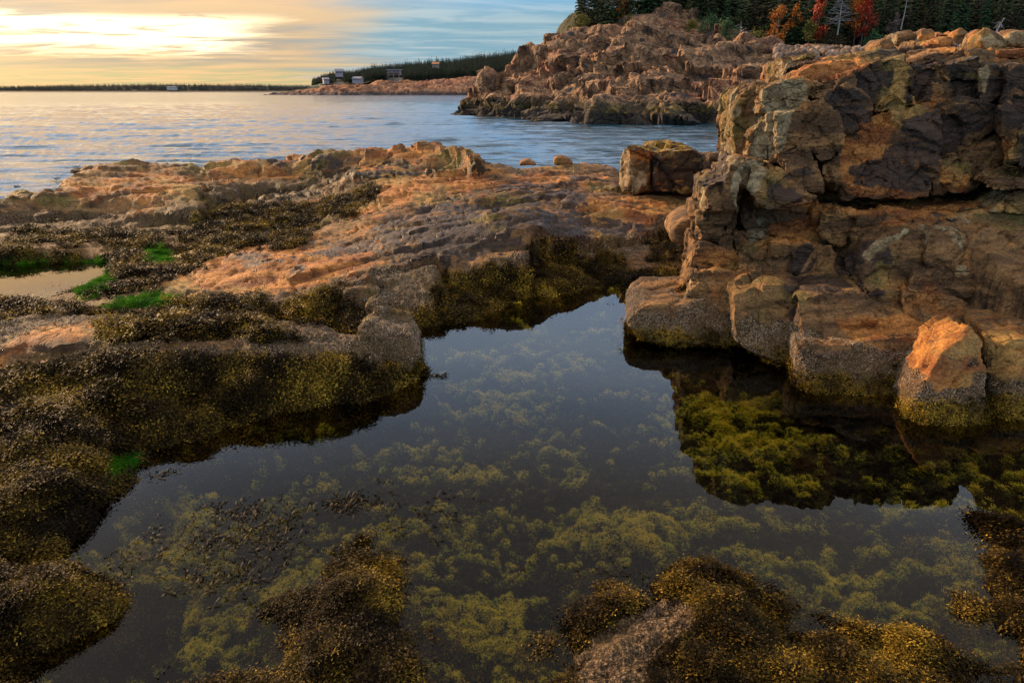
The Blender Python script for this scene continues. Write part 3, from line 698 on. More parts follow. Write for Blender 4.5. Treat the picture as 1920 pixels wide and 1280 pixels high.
cb([(1414,320),(1438,312),(1453,307),(1500,355),(1528,372),(1500,386),(1430,388),(1412,352)], 5.32, OL, thick=.7, lean=.2)
cb([(1384,320),(1402,300),(1436,302),(1440,312),(1415,320),(1410,350),(1395,352),(1384,345)], 5.45, PL, thick=.6, skew=-.3)
# dark band and columns under the top
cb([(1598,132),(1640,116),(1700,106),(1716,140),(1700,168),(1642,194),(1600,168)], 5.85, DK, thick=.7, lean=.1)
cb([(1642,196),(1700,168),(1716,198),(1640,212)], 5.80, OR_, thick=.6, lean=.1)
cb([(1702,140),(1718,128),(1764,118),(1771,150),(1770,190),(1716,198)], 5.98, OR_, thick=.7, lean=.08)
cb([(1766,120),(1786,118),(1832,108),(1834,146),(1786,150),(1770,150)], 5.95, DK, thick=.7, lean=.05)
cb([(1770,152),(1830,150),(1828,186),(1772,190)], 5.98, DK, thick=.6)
cb([(1837,126),(1858,120),(1882,120),(1890,158),(1876,186),(1840,190)], 5.9, PL, thick=.7)
cb([(1890,122),(1925,128),(1980,130),(1980,200),(1888,206),(1880,190),(1892,158)], 5.8, OL, thick=.8)
# sloping slabs on top
cb([(1478,150),(1500,130),(1560,112),(1640,100),(1700,104),(1642,118),(1560,150),(1500,160),(1480,160)], 6.2, OR_, lean=2.2, thick=.9, smooth=1)
cb([(1462,150),(1466,118),(1500,106),(1540,102),(1510,112),(1480,132),(1478,152)], 6.7, PL, thick=.9, skew=-.3)
cb([(1505,152),(1560,150),(1600,136),(1598,168),(1530,182),(1508,175)], 5.75, PL, thick=.7, lean=.8)
cb([(1712,112),(1760,96),(1820,94),(1832,108),(1780,116),(1720,126)], 6.6, PK, thick=.9, lean=.9)
cb([(1820,98),(1862,98),(1872,118),(1836,124)], 6.5, OR_, thick=.8, lean=.7)
cb([(1870,112),(1920,108),(1980,112),(1980,134),(1925,130),(1880,122)], 6.5, OR_, thick=.8, lean=.5)
# the great tilted wedge and the faces below it
cb([(1628,222),(1680,208),(1722,200),(1756,202),(1754,250),(1756,302),(1640,306),(1604,302),(1622,268)], 5.72, OR_, thick=.9, lean=.35, skew=.1)
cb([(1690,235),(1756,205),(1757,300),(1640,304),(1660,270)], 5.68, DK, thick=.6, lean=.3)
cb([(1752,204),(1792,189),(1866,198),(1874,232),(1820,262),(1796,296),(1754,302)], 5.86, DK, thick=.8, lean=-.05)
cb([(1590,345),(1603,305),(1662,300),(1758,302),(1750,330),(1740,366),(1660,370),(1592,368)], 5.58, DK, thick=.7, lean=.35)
cb([(1588,350),(1650,322),(1672,345),(1660,370),(1592,370)], 5.52, PK, thick=.5, lean=.3)
cb([(1756,304),(1800,298),(1820,296),(1819,358),(1756,360)], 5.66, OR_, thick=.7, lean=.1)
cb([(1820,292),(1850,272),(1876,246),(1886,262),(1882,300),(1862,318),(1838,350),(1820,356)], 5.75, OL, thick=.7, lean=.3)
cb([(1796,296),(1826,258),(1866,244),(1876,246),(1850,274),(1820,294)], 5.9, DK, thick=.5, lean=.8)
cb([(1884,265),(1902,264),(1903,318),(1872,320)], 5.85, OR_, thick=.5)
cb([(1906,250),(1925,244),(1990,246),(1990,345),(1908,334)], 5.5, DK, thick=.8)
cb([(1866,204),(1884,206),(1888,246),(1876,244)], 5.9, DK, thick=.5)
cb([(1886,206),(1990,206),(1990,244),(1888,248)], 5.7, DK, thick=.6)
cb([(1856,330),(1905,326),(1960,345),(1960,356),(1880,352),(1850,345)], 5.35, DK, thick=.5, lean=.8)
# seaward stump below the upper wall
cb([(1326,352),(1345,344),(1362,340),(1378,300),(1398,304),(1384,330),(1378,352),(1372,392),(1325,398)], 5.35, PK, thick=.8, skew=-.2)
cb([(1311,402),(1350,386),(1359,402),(1361,440),(1345,458),(1312,452)], 5.12, OL, thick=.7)
cb([(1306,455),(1345,461),(1396,478),(1388,506),(1299,502)], 5.02, OR_, thick=.8)
cb([(1352,384),(1380,346),(1393,362),(1388,400),(1380,432),(1362,455),(1360,402)], 5.14, PL, thick=.7)
cb([(1393,362),(1412,352),(1418,390),(1418,430),(1400,432),(1384,426),(1390,396)], 5.16, DK, thick=.7)
cb([(1376,436),(1401,435),(1402,470),(1380,468)], 5.05, DK, thick=.5)
cb([(1346,456),(1372,440),(1378,470),(1398,474),(1398,480),(1350,466)], 5.05, OL, thick=.5)
# row of blocks carrying the terrace
cb([(1420,390),(1470,388),(1520,384),(1531,400),(1522,414),(1450,424),(1420,426)], 5.22, PK, thick=.8)
cb([(1402,434),(1440,427),(1439,460),(1403,464)], 5.08, OL, thick=.6)
cb([(1441,425),(1500,416),(1531,416),(1542,440),(1534,460),(1441,461)], 5.16, dict(rust=(0, 1), dark=(0, 0), pale=(0, 0)), thick=.7)
cb([(1392,482),(1404,468),(1425,460),(1478,458),(1488,480),(1482,506),(1492,520),(1470,536),(1430,534),(1389,524)], 4.92, OL, thick=.7, vox=.02)
cb([(1480,460),(1500,456),(1526,462),(1512,482),(1494,522),(1484,506),(1490,480)], 4.88, OL, thick=.6, vox=.02)
cb([(1500,520),(1520,476),(1536,470),(1560,470),(1566,484),(1552,500),(1545,520),(1504,534)], 4.86, OL, thick=.6)
cb([(1536,432),(1546,402),(1600,400),(1613,406),(1606,430),(1590,448),(1588,466),(1548,455)], 5.02, OL, thick=.6, vox=.02)
cb([(1560,478),(1590,474),(1612,462),(1618,486),(1604,520),(1570,516)], 4.98, DK, thick=.5)
cb([(1614,406),(1650,400),(1702,404),(1706,418),(1676,434),(1645,452),(1620,476),(1610,462),(1596,448)], 4.95, PK, thick=.7)
cb([(1708,406),(1760,402),(1792,404),(1784,424),(1720,430)], 5.0, PK, thick=.7, lean=.5)
cb([(1700,396),(1760,388),(1850,382),(1860,396),(1780,402),(1712,404)], 5.2, OR_, thick=.7, lean=1.2)
cb([(1790,412),(1830,396),(1880,390),(1960,392),(1960,424),(1880,426),(1800,430)], 4.9, PK, thick=.7, lean=.6)
cb([(1860,396),(1880,376),(1894,362),(1925,354),(1990,356),(1990,400),(1900,398)], 4.9, PK, thick=.6)
# the broad cracked shoulder
cb([(1618,540),(1616,492),(1632,466),(1662,446),(1700,434),(1742,436),(1736,478),(1722,510),(1706,542),(1660,546)], 4.55, OL, thick=.9, lean=.45, smooth=1, scale=.8, vox=.02)
cb([(1744,436),(1790,434),(1812,440),(1808,472),(1790,502),(1742,504),(1738,478)], 4.52, OL, thick=.8, lean=.45, scale=.6, vox=.02)
cb([(1814,442),(1860,436),(1900,440),(1990,440),(1990,478),(1900,482),(1862,500),(1812,504),(1810,472)], 4.55, OR_, thick=.9, lean=.5, smooth=1, vox=.024)
cb([(1722,512),(1790,504),(1862,502),(1880,500),(1852,540),(1812,560),(1792,562),(1708,546)], 4.42, OL, thick=.7, lean=.4, scale=.55, vox=.018)
cb([(1625,546),(1702,546),(1694,566),(1698,590),(1660,584),(1640,570)], 4.38, OL, thick=.6, lean=.3, scale=.7, vox=.02)
cb([(1700,548),(1790,562),(1810,572),(1786,592),(1740,602),(1700,592),(1696,568)], 4.30, OR_, thick=.6, lean=.35, scale=.7, vox=.018)
cb([(1860,506),(1920,484),(1990,484),(1990,560),(1900,566),(1830,580),(1812,566),(1850,545)], 4.45, DK, thick=.8, lean=.2)
cb([(1800,588),(1860,572),(1990,566),(1990,626),(1860,622),(1790,616),(1780,600)], 4.25, DK, thick=.7, lean=.5)
cb([(1568,548),(1600,538),(1604,548),(1592,568),(1572,566)], 4.60, OR_, thick=.3, vox=.018)
# low bench blocks down to the pool
cb([(1296,556),(1300,512),(1345,506),(1386,516),(1386,546),(1340,560)], 4.85, OL, thick=.7, lean=.5)
cb([(1186,604),(1196,588),(1216,576),(1290,572),(1330,560),(1384,566),(1388,600),(1386,642),(1330,642),(1290,638),(1240,636),(1200,626),(1185,616)], 4.62, None, thick=.8, lean=.9, smooth=2, vox=.022, amp=.6)
cb([(1384,560),(1420,540),(1500,544),(1508,570),(1502,610),(1506,650),(1500,680),(1440,674),(1390,655),(1382,610)], 4.32, OL, thick=.9, lean=.9, smooth=1, vox=.02)
cb([(1510,566),(1560,552),(1620,548),(1660,584),(1700,596),(1730,625),(1690,640),(1600,650),(1515,650),(1508,610)], 4.18, OR_, thick=.9, lean=1.0, smooth=1, vox=.02)
cb([(1508,652),(1600,650),(1700,636),(1760,636),(1776,650),(1745,700),(1712,745),(1690,772),(1640,768),(1560,748),(1514,722),(1503,690)], 3.82, OL, thick=.9, lean=.8, smooth=2, vox=.018, amp=.8)

def thing_block(name, pts, y0, label, cat='boulder', ov=None, **kw):
    o = block(name, None, pts, y0, label=label, cat=cat, **kw)
    if ov: OVERRIDE[o.name] = ov
thing_block('boulder', [(1742,705),(1760,668),(1790,642),(1822,628),(1852,640),(1862,680),(1864,740),(1858,800),(1830,828),(1780,830),(1735,812),(1702,782),(1716,745)], 3.42, 'leaning orange boulder with a barnacle skirt at the right edge of the pool', ov=dict(rust=(0, 1), dark=(.3, 0), pale=(0, 0)), lean=.55, thick=.5, smooth=2, vox=.016, amp=.7)
thing_block('boulder', [(1858,640),(1905,636),(1990,645),(2040,660),(2040,820),(1930,826),(1872,812),(1870,740)], 3.5, 'brown boulder cut by the right frame edge behind the leaning orange boulder', ov=dict(rust=(.5, .3), dark=(.3, 0)), lean=.6, thick=.6, smooth=2, vox=.018, amp=.8)
thing_block('boulder', [(1256,442),(1266,422),(1290,408),(1328,400),(1330,440),(1312,456),(1285,460),(1262,455)], 5.55, 'smooth pinkish brown boulder lodged between the low ledge and the outcrop', ov=dict(rust=(.5, .1), dark=(0, 0), pale=(.5, .2), barn=(.5, 0)), lean=.2, thick=.6, smooth=3, vox=.022, amp=.4)
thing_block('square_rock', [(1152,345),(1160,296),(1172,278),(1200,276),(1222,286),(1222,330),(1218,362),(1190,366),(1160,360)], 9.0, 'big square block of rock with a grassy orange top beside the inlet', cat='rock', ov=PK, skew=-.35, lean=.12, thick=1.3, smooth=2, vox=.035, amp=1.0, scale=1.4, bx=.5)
thing_block('square_rock', [(1222,286),(1260,283),(1300,283),(1322,292),(1322,352),(1280,358),(1222,362)], 9.0, 'black shaded block joined to the right of the grassy square rock', cat='rock', ov=DK, skew=.25, lean=.0, thick=1.1, smooth=2, vox=.035, scale=1.4)  # unlit right side of the square rock, darkened in the paint
thing_block('rock_slab', [(1320,296),(1356,292),(1362,340),(1348,356),(1322,352)], 8.8, 'upright brown slab in the cleft beside the black square rock', cat='rock', ov=DK, thick=.7, vox=.03)
thing_block('rock_slab', [(1352,278),(1362,272),(1376,292),(1376,318),(1362,310)], 9.1, 'thin dark slab leaning against the outcrop above the cleft', cat='rock', ov=DK, thick=.6, vox=.03)
thing_block('rock', [(1038,306),(1040,296),(1050,293),(1066,297),(1076,306),(1068,312),(1044,312)], 11.2, 'small grey rock standing on the ledge edge, larger of the two by the inlet', thick=.3, smooth=2, vox=.025, amp=.5, ov=DK)
thing_block('rock', [(972,312),(976,304),(988,300),(1002,303),(1006,312)], 11.6, 'low grey rock on the ledge edge nearest the notch of blue water', thick=.3, smooth=2, vox=.025, amp=.5, ov=DK)
thing_block('rock', [(640,580),(642,545),(660,536),(690,534),(712,548),(706,568),(690,584),(660,592)], 5.15, 'purple brown rock sitting in the weed between the two low ledges', ov=dict(dark=(.3, .2), rust=(.5, 0), barn=(.5, 0), weed=(0, 0)), lean=.7, thick=.3, smooth=2, vox=.018)
thing_block('rock', [(668,632),(672,612),(700,600),(718,618),(770,632),(784,664),(784,700),(768,722),(676,724),(670,690),(676,655)], 3.95, 'blunt barnacled rock with a weedy skirt at the tip of the near left ledge', ov=dict(barn=(1, .5), weed=(1, 0)), lean=.5, thick=.5, smooth=2, vox=.02)
thing_block('rock', [(0,372),(20,366),(50,370),(56,388),(48,398),(0,400)], 8.8, 'dark rounded rock at the left frame edge on the far ledge', ov=DK, thick=.5, smooth=2, vox=.03)
# summit boulders on top of the outcrop
SUM = [([(1676,76),(1684,60),(1700,56),(1716,58),(1724,72),(1714,92),(1690,96)], 8.4, PL, 'round tan boulder, leftmost of the summit boulders against the forest'),
       ([(1714,86),(1722,62),(1738,53),(1752,56),(1758,72),(1748,96),(1722,106)], 8.3, PL, 'tall tan boulder with pale cap, second from the left on the summit'),
       ([(1706,108),(1712,72),(1720,74),(1722,110)], 7.9, PK, 'narrow upright slab in the cleft between the summit boulders'),
       ([(1644,98),(1650,74),(1674,68),(1680,90),(1700,104),(1660,112)], 7.9, PK, 'reddish broken boulder at the left foot of the summit boulders'),
       ([(1730,100),(1736,78),(1776,68),(1792,76),(1776,92),(1744,96)], 7.8, PK, 'long tan slab lying below the second summit boulder'),
       ([(1752,74),(1758,60),(1782,58),(1790,66),(1776,72)], 8.6, DK, 'flat purple grey rock between the round boulders on the summit'),
       ([(1782,82),(1788,60),(1800,52),(1816,54),(1820,66),(1810,86),(1796,92)], 8.3, OR_, 'orange tan boulder in the middle of the summit row'),
       ([(1800,98),(1802,84),(1814,80),(1822,88),(1820,97)], 7.6, PK, 'small rounded tan stone resting on the upper slab'),
       ([(1814,82),(1820,66),(1832,62),(1840,74),(1834,88),(1822,90)], 8.2, DK, 'small blue grey boulder right of the orange summit boulder'),
       ([(1836,92),(1838,64),(1850,52),(1872,60),(1890,82),(1880,94),(1862,98)], 8.1, PL, 'large cracked yellowish boulder on the summit'),
       ([(1884,78),(1892,60),(1910,56),(1940,58),(1960,80),(1950,96),(1900,92)], 8.3, PL, 'pale lichened boulder at the right frame edge on the summit'),
       ([(1868,112),(1876,90),(1925,88),(1970,92),(1970,112),(1900,112)], 7.6, OR_, 'red orange slab under the lichened boulder at the right edge')]
for pts, y0, ov, lb in SUM: thing_block('boulder', pts, y0*(.9 if pts[0][0] < 1830 else .76), lb, ov=ov, thick=.55, smooth=2, vox=.028, amp=.9)
finish_blocks()

# ------------------------------------------------------------------ scattering (one object carries its own prototypes and points)
def scatter(name, P, rot, scl, tint, protos, mat, label, cat):
    """protos: list of (verts, faces). Points carry rot, scl, tint, which"""
    V = []; Fc = []; base = 0; pid = []
    for k, (pv, pf) in enumerate(protos):
        V.append(pv); Fc += [tuple(i+base for i in f) for f in pf]; pid += [k+1]*len(pv); base += len(pv)
    n = len(P); V.append(P); V = np.concatenate(V)
    pid = np.array(pid+[0]*n, float); which = np.concatenate([np.zeros(base), rng.integers(1, len(protos)+1, n)])
    me = bpy.data.meshes.new(name); me.from_pydata(V.tolist(), [], Fc); me.materials.append(mat)
    pad = lambda a, fill=0.0: np.concatenate([np.full((base,)+a.shape[1:], fill), a])
    set_attr(me, 'pid', pid); set_attr(me, 'which', which)
    tf = [np.linalg.norm(pv, axis=1)/np.linalg.norm(pv, axis=1).max() for pv, pf in protos]; set_attr(me, 'tipf', np.concatenate(tf+[np.zeros(n)])); set_attr(me, 'scl', pad(scl, 1.0)); set_attr(me, 'tint', pad(tint))
    a = me.attributes.new('rot', 'FLOAT_VECTOR', 'POINT'); a.data.foreach_set('vector', pad(rot).astype(np.float32).ravel())
    o = bpy.data.objects.new(name, me); col.objects.link(o)
    ng = bpy.data.node_groups.new(name+'_spread', 'GeometryNodeTree'); ng.is_modifier = True
    ng.interface.new_socket('Geometry', in_out='INPUT', socket_type='NodeSocketGeometry'); ng.interface.new_socket('Geometry', in_out='OUTPUT', socket_type='NodeSocketGeometry')
    N_ = ng.nodes; L = ng.links; gi = N_.new('NodeGroupInput'); go = N_.new('NodeGroupOutput')
    def na(nm, dt):
        x = N_.new('GeometryNodeInputNamedAttribute'); x.data_type = dt; x.inputs[0].default_value = nm; return x.outputs[0]
    def cmp_(sock, v):
        c = N_.new('FunctionNodeCompare'); c.data_type = 'FLOAT'; c.operation = 'EQUAL'; L.new(sock, c.inputs[0]); c.inputs[1].default_value = v; c.inputs[12].default_value = .1; return c.outputs[0]
    jn = N_.new('GeometryNodeJoinGeometry')
    sp0 = N_.new('GeometryNodeSeparateGeometry'); L.new(gi.outputs[0], sp0.inputs[0]); L.new(cmp_(na('pid', 'FLOAT'), 0), sp0.inputs[1])
    for k in range(len(protos)):
        s1 = N_.new('GeometryNodeSeparateGeometry'); L.new(gi.outputs[0], s1.inputs[0]); L.new(cmp_(na('pid', 'FLOAT'), k+1), s1.inputs[1])
        ip = N_.new('GeometryNodeInstanceOnPoints'); L.new(sp0.outputs[0], ip.inputs['Points']); L.new(s1.outputs[0], ip.inputs['Instance'])
        L.new(cmp_(na('which', 'FLOAT'), k+1), ip.inputs['Selection'])
        er = N_.new('FunctionNodeEulerToRotation'); L.new(na('rot', 'FLOAT_VECTOR'), er.inputs[0]); L.new(er.outputs[0], ip.inputs['Rotation'])
        L.new(na('scl', 'FLOAT'), ip.inputs['Scale']); L.new(ip.outputs[0], jn.inputs[0])
    L.new(jn.outputs[0], go.inputs[0])
    md = o.modifiers.new('spread', 'NODES'); md.node_group = ng
    tag(o, label, cat, None, 'stuff'); print(name, n); return o
def eulers(Nn, spin, lean=.5):
    """euler angles taking +Z to a blend of the surface normal and up"""
    Z = Nn*(1-lean)+np.array([0, 0, lean]); Z /= np.linalg.norm(Z, axis=1)[:, None]
    h = np.stack([np.cos(spin), np.sin(spin), 0*spin], 1)
    X = np.cross(h, Z); X /= np.linalg.norm(X, axis=1)[:, None]+1e-9; Y = np.cross(Z, X)
    # matrix columns X Y Z -> euler XYZ
    ry = np.arcsin(np.clip(-X[:, 2], -1, 1)); rx = np.arctan2(Y[:, 2], Z[:, 2]); rz = np.arctan2(X[:, 1], X[:, 0])
    return np.stack([rx, ry, rz], 1)
def tri_sample(V, N, Q, dens, count):
    """points on quads Q in proportion to area * dens (per vertex)"""
    A = V[Q[:, 0]]; B = V[Q[:, 1]]; C = V[Q[:, 2]]; D = V[Q[:, 3]]
    area = .5*np.linalg.norm(np.cross(C-A, D-B), axis=1); w = area*dens[Q].mean(1); w = np.where(np.isfinite(w), w, 0)
    f = rng.choice(len(Q), count, p=w/w.sum()); u = rng.random(count)[:, None]; v = rng.random(count)[:, None]
    P = (A[f]*(1-u)+B[f]*u)*(1-v)+(D[f]*(1-u)+C[f]*u)*v
    n_ = N[Q[f]].mean(1); n_ /= np.linalg.norm(n_, axis=1)[:, None]+1e-9
    return P, n_, f

def frond_proto(seed, blades=9, L=.055, w=.0042, droop=.8, spread=1.0):
    r = random.Random(seed); V = []; Fc = []
    def strip(p, d, side, w0, w1, n, sag, ln):
        pts = []; q = Vector(p); dd = Vector(d)
        for k in range(n+1):
            ww = w0+(w1-w0)*k/n; V.append(tuple(q-side*ww)); V.append(tuple(q+side*ww))
            q = q+dd*(ln/n); dd = (dd+Vector((0, 0, -sag))).normalized()
        b0 = len(V)-2*(n+1)
        for k in range(n): Fc.append((b0+2*k, b0+2*k+1, b0+2*k+3, b0+2*k+2))
        return q, dd
    for b in range(blades):
        a = r.random()*6.283; el = r.uniform(.15, 1.1)
        d = Vector((math.cos(a)*math.cos(el)*spread, math.sin(a)*math.cos(el)*spread, math.sin(el))).normalized()
        side = Vector((-math.sin(a+r.uniform(-.7, .7)), math.cos(a), r.uniform(-.4, .4))).normalized()
        ln = L*r.uniform(.5, 1.1); q, dd = strip((0, 0, 0), d, side, w*.7, w, 2, .28*droop, ln*.6)
        for s in (-1, 1):
            d2 = (dd+side*s*.65+Vector((0, 0, r.uniform(-.2, .3)))).normalized()
            q2, d3 = strip(q, d2, side, w*.9, w*1.2, 1, .2, ln*.28)
            strip(q2, (d3+side*s*.3).normalized(), side, w*1.2, w*.45, 1, .1, ln*.2)
    return np.array(V), Fc
WP = [frond_proto(s) for s in (1, 2, 3, 4)]
BQ = grid_faces(BNR, BNC)
bx_, by_, bz_ = BV[:, 0], BV[:, 1], BV[:, 2]
inview = (np.abs(bx_) < .95*by_+.8) & (by_ > 1.0)
br = np.hypot(bx_, by_)
def weed_layer():
    M_W = leaf_mat('rockweed', [(0, (.008, .005, .002)), (.35, (.040, .025, .006)), (.65, (.17, .105, .016)), (1, (.50, .32, .035))], .15, .55, True, .07, True)
    above = sstep(bz_, -.13, -.01)
    pn = fbm(BV, 2.5, 4, .6, 51)
    dens = BM['weed']*above*inview*(BM['green'] < .5)*sstep(BM['weed']+.4*pn, .3, .6)*np.clip(4/br, .42, 2.2)**1.4*(by_ < 9.5)
    n = 165000; P, Nn, f = tri_sample(BV, BN, BQ, dens, n)
    tn = fbm(P, 3.5, 4, .6, 52); yl = BM['yell'][BQ[f, 0]]
    tint = np.clip(.29-.07*(P[:, 1] < 3)+.42*tn+.08*yl*sstep(fbm(P, 9, 3, .6, 54), -.3, .3)+rng.normal(0, .17, n), 0, 1)
    rad = np.hypot(P[:, 0], P[:, 1]); scl = rng.uniform(.6, 1.2, n)*np.clip(rad/4.4, .60, .95)
    scatter('rockweed', P, eulers(Nn, rng.random(n)*6.28, .25), scl, tint, WP, M_W, 'brown and olive rockweed draped over the rocks round the pool', 'seaweed')
    # barnacled rock on the pool side of the outcrop: fringe of weed at the foot of the blocks
    PP = []; NN_ = []
    for V2, N2, me, mk_ in CLIFF:
        if V2[:, 2].min() > .1 or V2[:, 1].mean() > 6: continue
        w = mk_['weed']*(V2[:, 2] > -.05)*(V2[:, 2] < .14)*(N2[:, 1] < .3)
        idx = np.nonzero(rng.random(len(w)) < w*.9)[0]; PP.append(V2[idx]+rng.normal(0, .008, (len(idx), 3))); NN_.append(N2[idx])
    if PP:
        P = np.concatenate(PP); Nn = np.concatenate(NN_); n = len(P)
        tint = np.clip(.55+.4*fbm(P, 4, 3, .6, 55)+rng.normal(0, .12, n), 0, 1)
        scatter('waterline_weed', P, eulers(Nn, rng.random(n)*6.28, .0), rng.uniform(.35, .7, n), tint, WP, M_W, 'short yellow brown weed fringing the outcrop at the waterline', 'seaweed')
    # green weed
    M_G = leaf_mat('green_weed', [(0, (.012, .06, .006)), (.5, (.05, .20, .008)), (1, (.14, .36, .012))], .3, .8, True, .05)
    GP = [frond_proto(s, 12, .035, .0028, .4) for s in (11, 12)]
    dens = BM['green']*(BM['green'] > .35)*inview*(bz_ > -.12); n = 9000
    P, Nn, f = tri_sample(BV, BN, BQ, dens, n)
    scatter('green_algae', P, eulers(Nn, rng.random(n)*6.28, .3), rng.uniform(.5, .95, n)*np.clip(np.hypot(P[:, 0], P[:, 1])/4.5, .6, 1.2), np.clip(.5+.5*fbm(P, 6, 3, .6, 56)+rng.normal(0, .15, n), 0, 1), GP, M_G,
            'bright green algae in the wet hollows and at the pool edge', 'algae')
    # submerged clumps
    M_U = leaf_mat('pool_algae', [(0, (.014, .009, .005)), (.28, (.060, .040, .014)), (.5, (.20, .20, .022)), (.8, (.62, .70, .05)), (1, (.98, .72, .06))], .2, .6, True, .2, True)
    BRIGHT = [[(370,1160),(480,1130),(560,1200),(560,1300),(330,1300)], [(840,1150),(960,1120),(1060,1150),(1080,1230),(900,1260),(830,1220)], [(1060,1030),(1090,990),(1170,975),(1260,1000),(1260,1050),(1150,1080)],
              [(1740,1020),(1800,1010),(1890,1120),(1880,1200),(1800,1180)], [(490,1140),(620,1050),(560,1130)], [(370,870),(480,868),(470,882),(380,886)], [(1300,760),(1400,760),(1520,830),(1480,900),(1380,880)]]
    dens = (bz_ < -.012)*(bz_ > -.7)*inview*(by_ < 6.4)*np.clip(3/br, .4, 1.6)
    n = 170000; P, Nn, f = tri_sample(BV, BN, BQ, dens, n)
    near_ = sstep(P[:, 1], 3.2, 1.9); brt = reg(P, BRIGHT, 12, 16, 59)
    st = P*np.array([.6, 1.5, 1])
    a = .60*fbm(st, 2.4, 3, .6, 57)+.70*fbm(st, 7, 3, .65, 58)+.55*fbm(P, 15, 3, .7, 60)+.25*near_+.55*brt+.02
    tint = np.clip(.10+.88*sstep(a, .12, .92)+rng.normal(0, .16, n), 0, 1)
    UP = [frond_proto(s, 12, .024, .0030, .2) for s in (21, 22, 23)]
    P[:, 2] = np.minimum(P[:, 2]+.05*sstep(a, .2, .8), -.022)
    scatter('submerged_algae', P, eulers(Nn, rng.random(n)*6.28, .6), rng.uniform(.5, 1.2, n)*np.clip(np.hypot(P[:, 0], P[:, 1])/4.6, .42, 1.1), tint, UP, M_U,
            'yellow green algae clumps growing on the floor of the pool', 'algae')
    # fronds floating on the surface
    cl = [(430,1010,.16,120),(470,965,.12,60),(650,945,.07,50),(760,930,.15,14),(820,705,.035,22),(240,1050,.12,20),(420,1085,.12,60),(1180,1050,.2,20),(780,985,.12,26),(300,890,.05,12),(600,790,.10,6),(1190,560,.12,14),(1230,570,.06,10)]
    PP = []
    for px, py, rad, k in cl:
        c = on_z(px, py, .003); a = rng.normal(0, 1, (k, 2))*rad*np.array([1.0, .55]); PP.append(np.column_stack([c[0]+a[:, 0], c[1]+a[:, 1], np.full(k, .002)]))
    P = np.concatenate(PP); n = len(P); FP = [frond_proto(s, 3, .06, .0032, 1.4, 2.5) for s in (31, 32, 33)]
    scatter('floating_fronds', P, eulers(np.tile([0., 0, 1], (n, 1)), rng.normal(.4, .5, n), 0), rng.uniform(.4, 1.0, n), np.clip(rng.normal(.25, .15, n), 0, 1), FP, M_W, 'thin dark fronds floating on the surface of the pool', 'seaweed')
weed_layer()
def barnacles():
    m, t, b, out = new_mat('barnacle_shell')
    v = t.attr('tint', 'INSTANCER'); t.put(b.inputs['Base Color'], t.mix(v, (.10, .060, .028), (.58, .44, .31))); b.inputs['Roughness'].default_value = .6
    V = []; Fc = []
    for k in range(7): a = k*6.283/7; V.append((math.cos(a), math.sin(a), -.2))
    for k in range(7): a = k*6.283/7+.2; V.append((math.cos(a)*.45, math.sin(a)*.45, .75))
    V.append((0, 0, .45))
    for k in range(7): j = (k+1) % 7; Fc += [(k, j, 7+j, 7+k), (7+k, 7+j, 14)]
    pro = [(np.array(V)*.0046, Fc)]
    PP = []; NN_ = []
    w = BM['barn']*sstep(BM['barn']+.5*fbm(BV, 6, 4, .65, 61), .45, .7)*inview*(bz_ > -.02)*np.clip(4/br, .2, 1.6)*(by_ < 7.5)
    P, Nn, f = tri_sample(BV, BN, BQ, w, 42000); PP.append(P); NN_.append(Nn)
    for V2, N2, me, mk_ in CLIFF:
        if V2[:, 1].mean() > 6.2 or mk_['barn'].max() < .3: continue
        Q = np.empty(len(me.polygons)*4, np.int32)
        if len(me.loops) != len(Q): continue
        me.loops.foreach_get('vertex_index', Q); Q = Q.reshape(-1, 4)
        w = sstep(mk_['barn']+.5*fbm(V2, 6, 4, .65, 61), .45, .7)*(V2[:, 2] > -.02)*(N2[:, 1] < .4)
        if w.sum() < 5: continue
        A = V2[Q]; ar = .5*np.linalg.norm(np.cross(A[:, 2]-A[:, 0], A[:, 3]-A[:, 1]), axis=1); k = int((ar*w[Q].mean(1)).sum()*15000)
        if k < 5: continue
        P, Nn, f = tri_sample(V2, N2, Q, w, min(k, 16000)); PP.append(P); NN_.append(Nn)
    P = np.concatenate(PP); Nn = np.concatenate(NN_); n = len(P)
    tint = np.clip(.22+.40*fbm(P, 5, 4, .65, 62)+rng.normal(0, .22, n)-.25*sstep(P[:, 2], .16, .04), 0, 1)
    scl = rng.uniform(.35, 1.15, n)*np.clip(np.hypot(P[:, 0], P[:, 1])/4.5, .7, 1.6)
    scatter('barnacles', P, eulers(Nn, rng.random(n)*6.28, 0), scl, tint, pro, m, 'pale grey barnacles crusting the lower rocks', 'barnacles')
barnacles()

# ------------------------------------------------------------------ headland across the inlet
HC = [(865,214,108),(900,216,104),(940,218,97),(980,221,91),(1040,225,84),(1100,231,77),(1200,233,74),(1300,234,73),(1400,236,72),(1550,236,70),
      (885,190,110),(925,186,104),(950,182,101),(1000,190,95),(1080,186,87),(1150,182,82),(1250,176,79),(1375,170,77),(1500,160,76),(1700,160,74),
      (908,155,112),(935,150,110),(965,150,107),(1010,135,102),(1100,140,93),(1200,132,89),(1300,136,86),(1400,130,84),(1550,125,82),(1900,120,80),
      (924,136,114),(953,132,112),(981,116,111),(1050,100,104),(1130,95,99),(1220,90,97),(1320,100,94),(1450,112,90),
      (986,91,113),(1000,84,113),(1028,62,113),(1073,53,112),(1140,46,109),(1200,46,105),(1280,58,103),(1380,78,98),(1440,92,93),(1500,98,95),(1650,98,92),(1900,98,92),(2300,95,92),
      (1205,28,113),(1250,10,114),(1290,22,115),(1340,50,106),(1300,45,110),(1140,20,124),(1300,-40,130),(1500,-10,118),(1700,-10,118),(1900,-10,118),(1500,-80,140),(1800,-90,140),(2300,-60,130),(1100,20,124)]
CPT = np.array([on_y(*c) for c in HC])
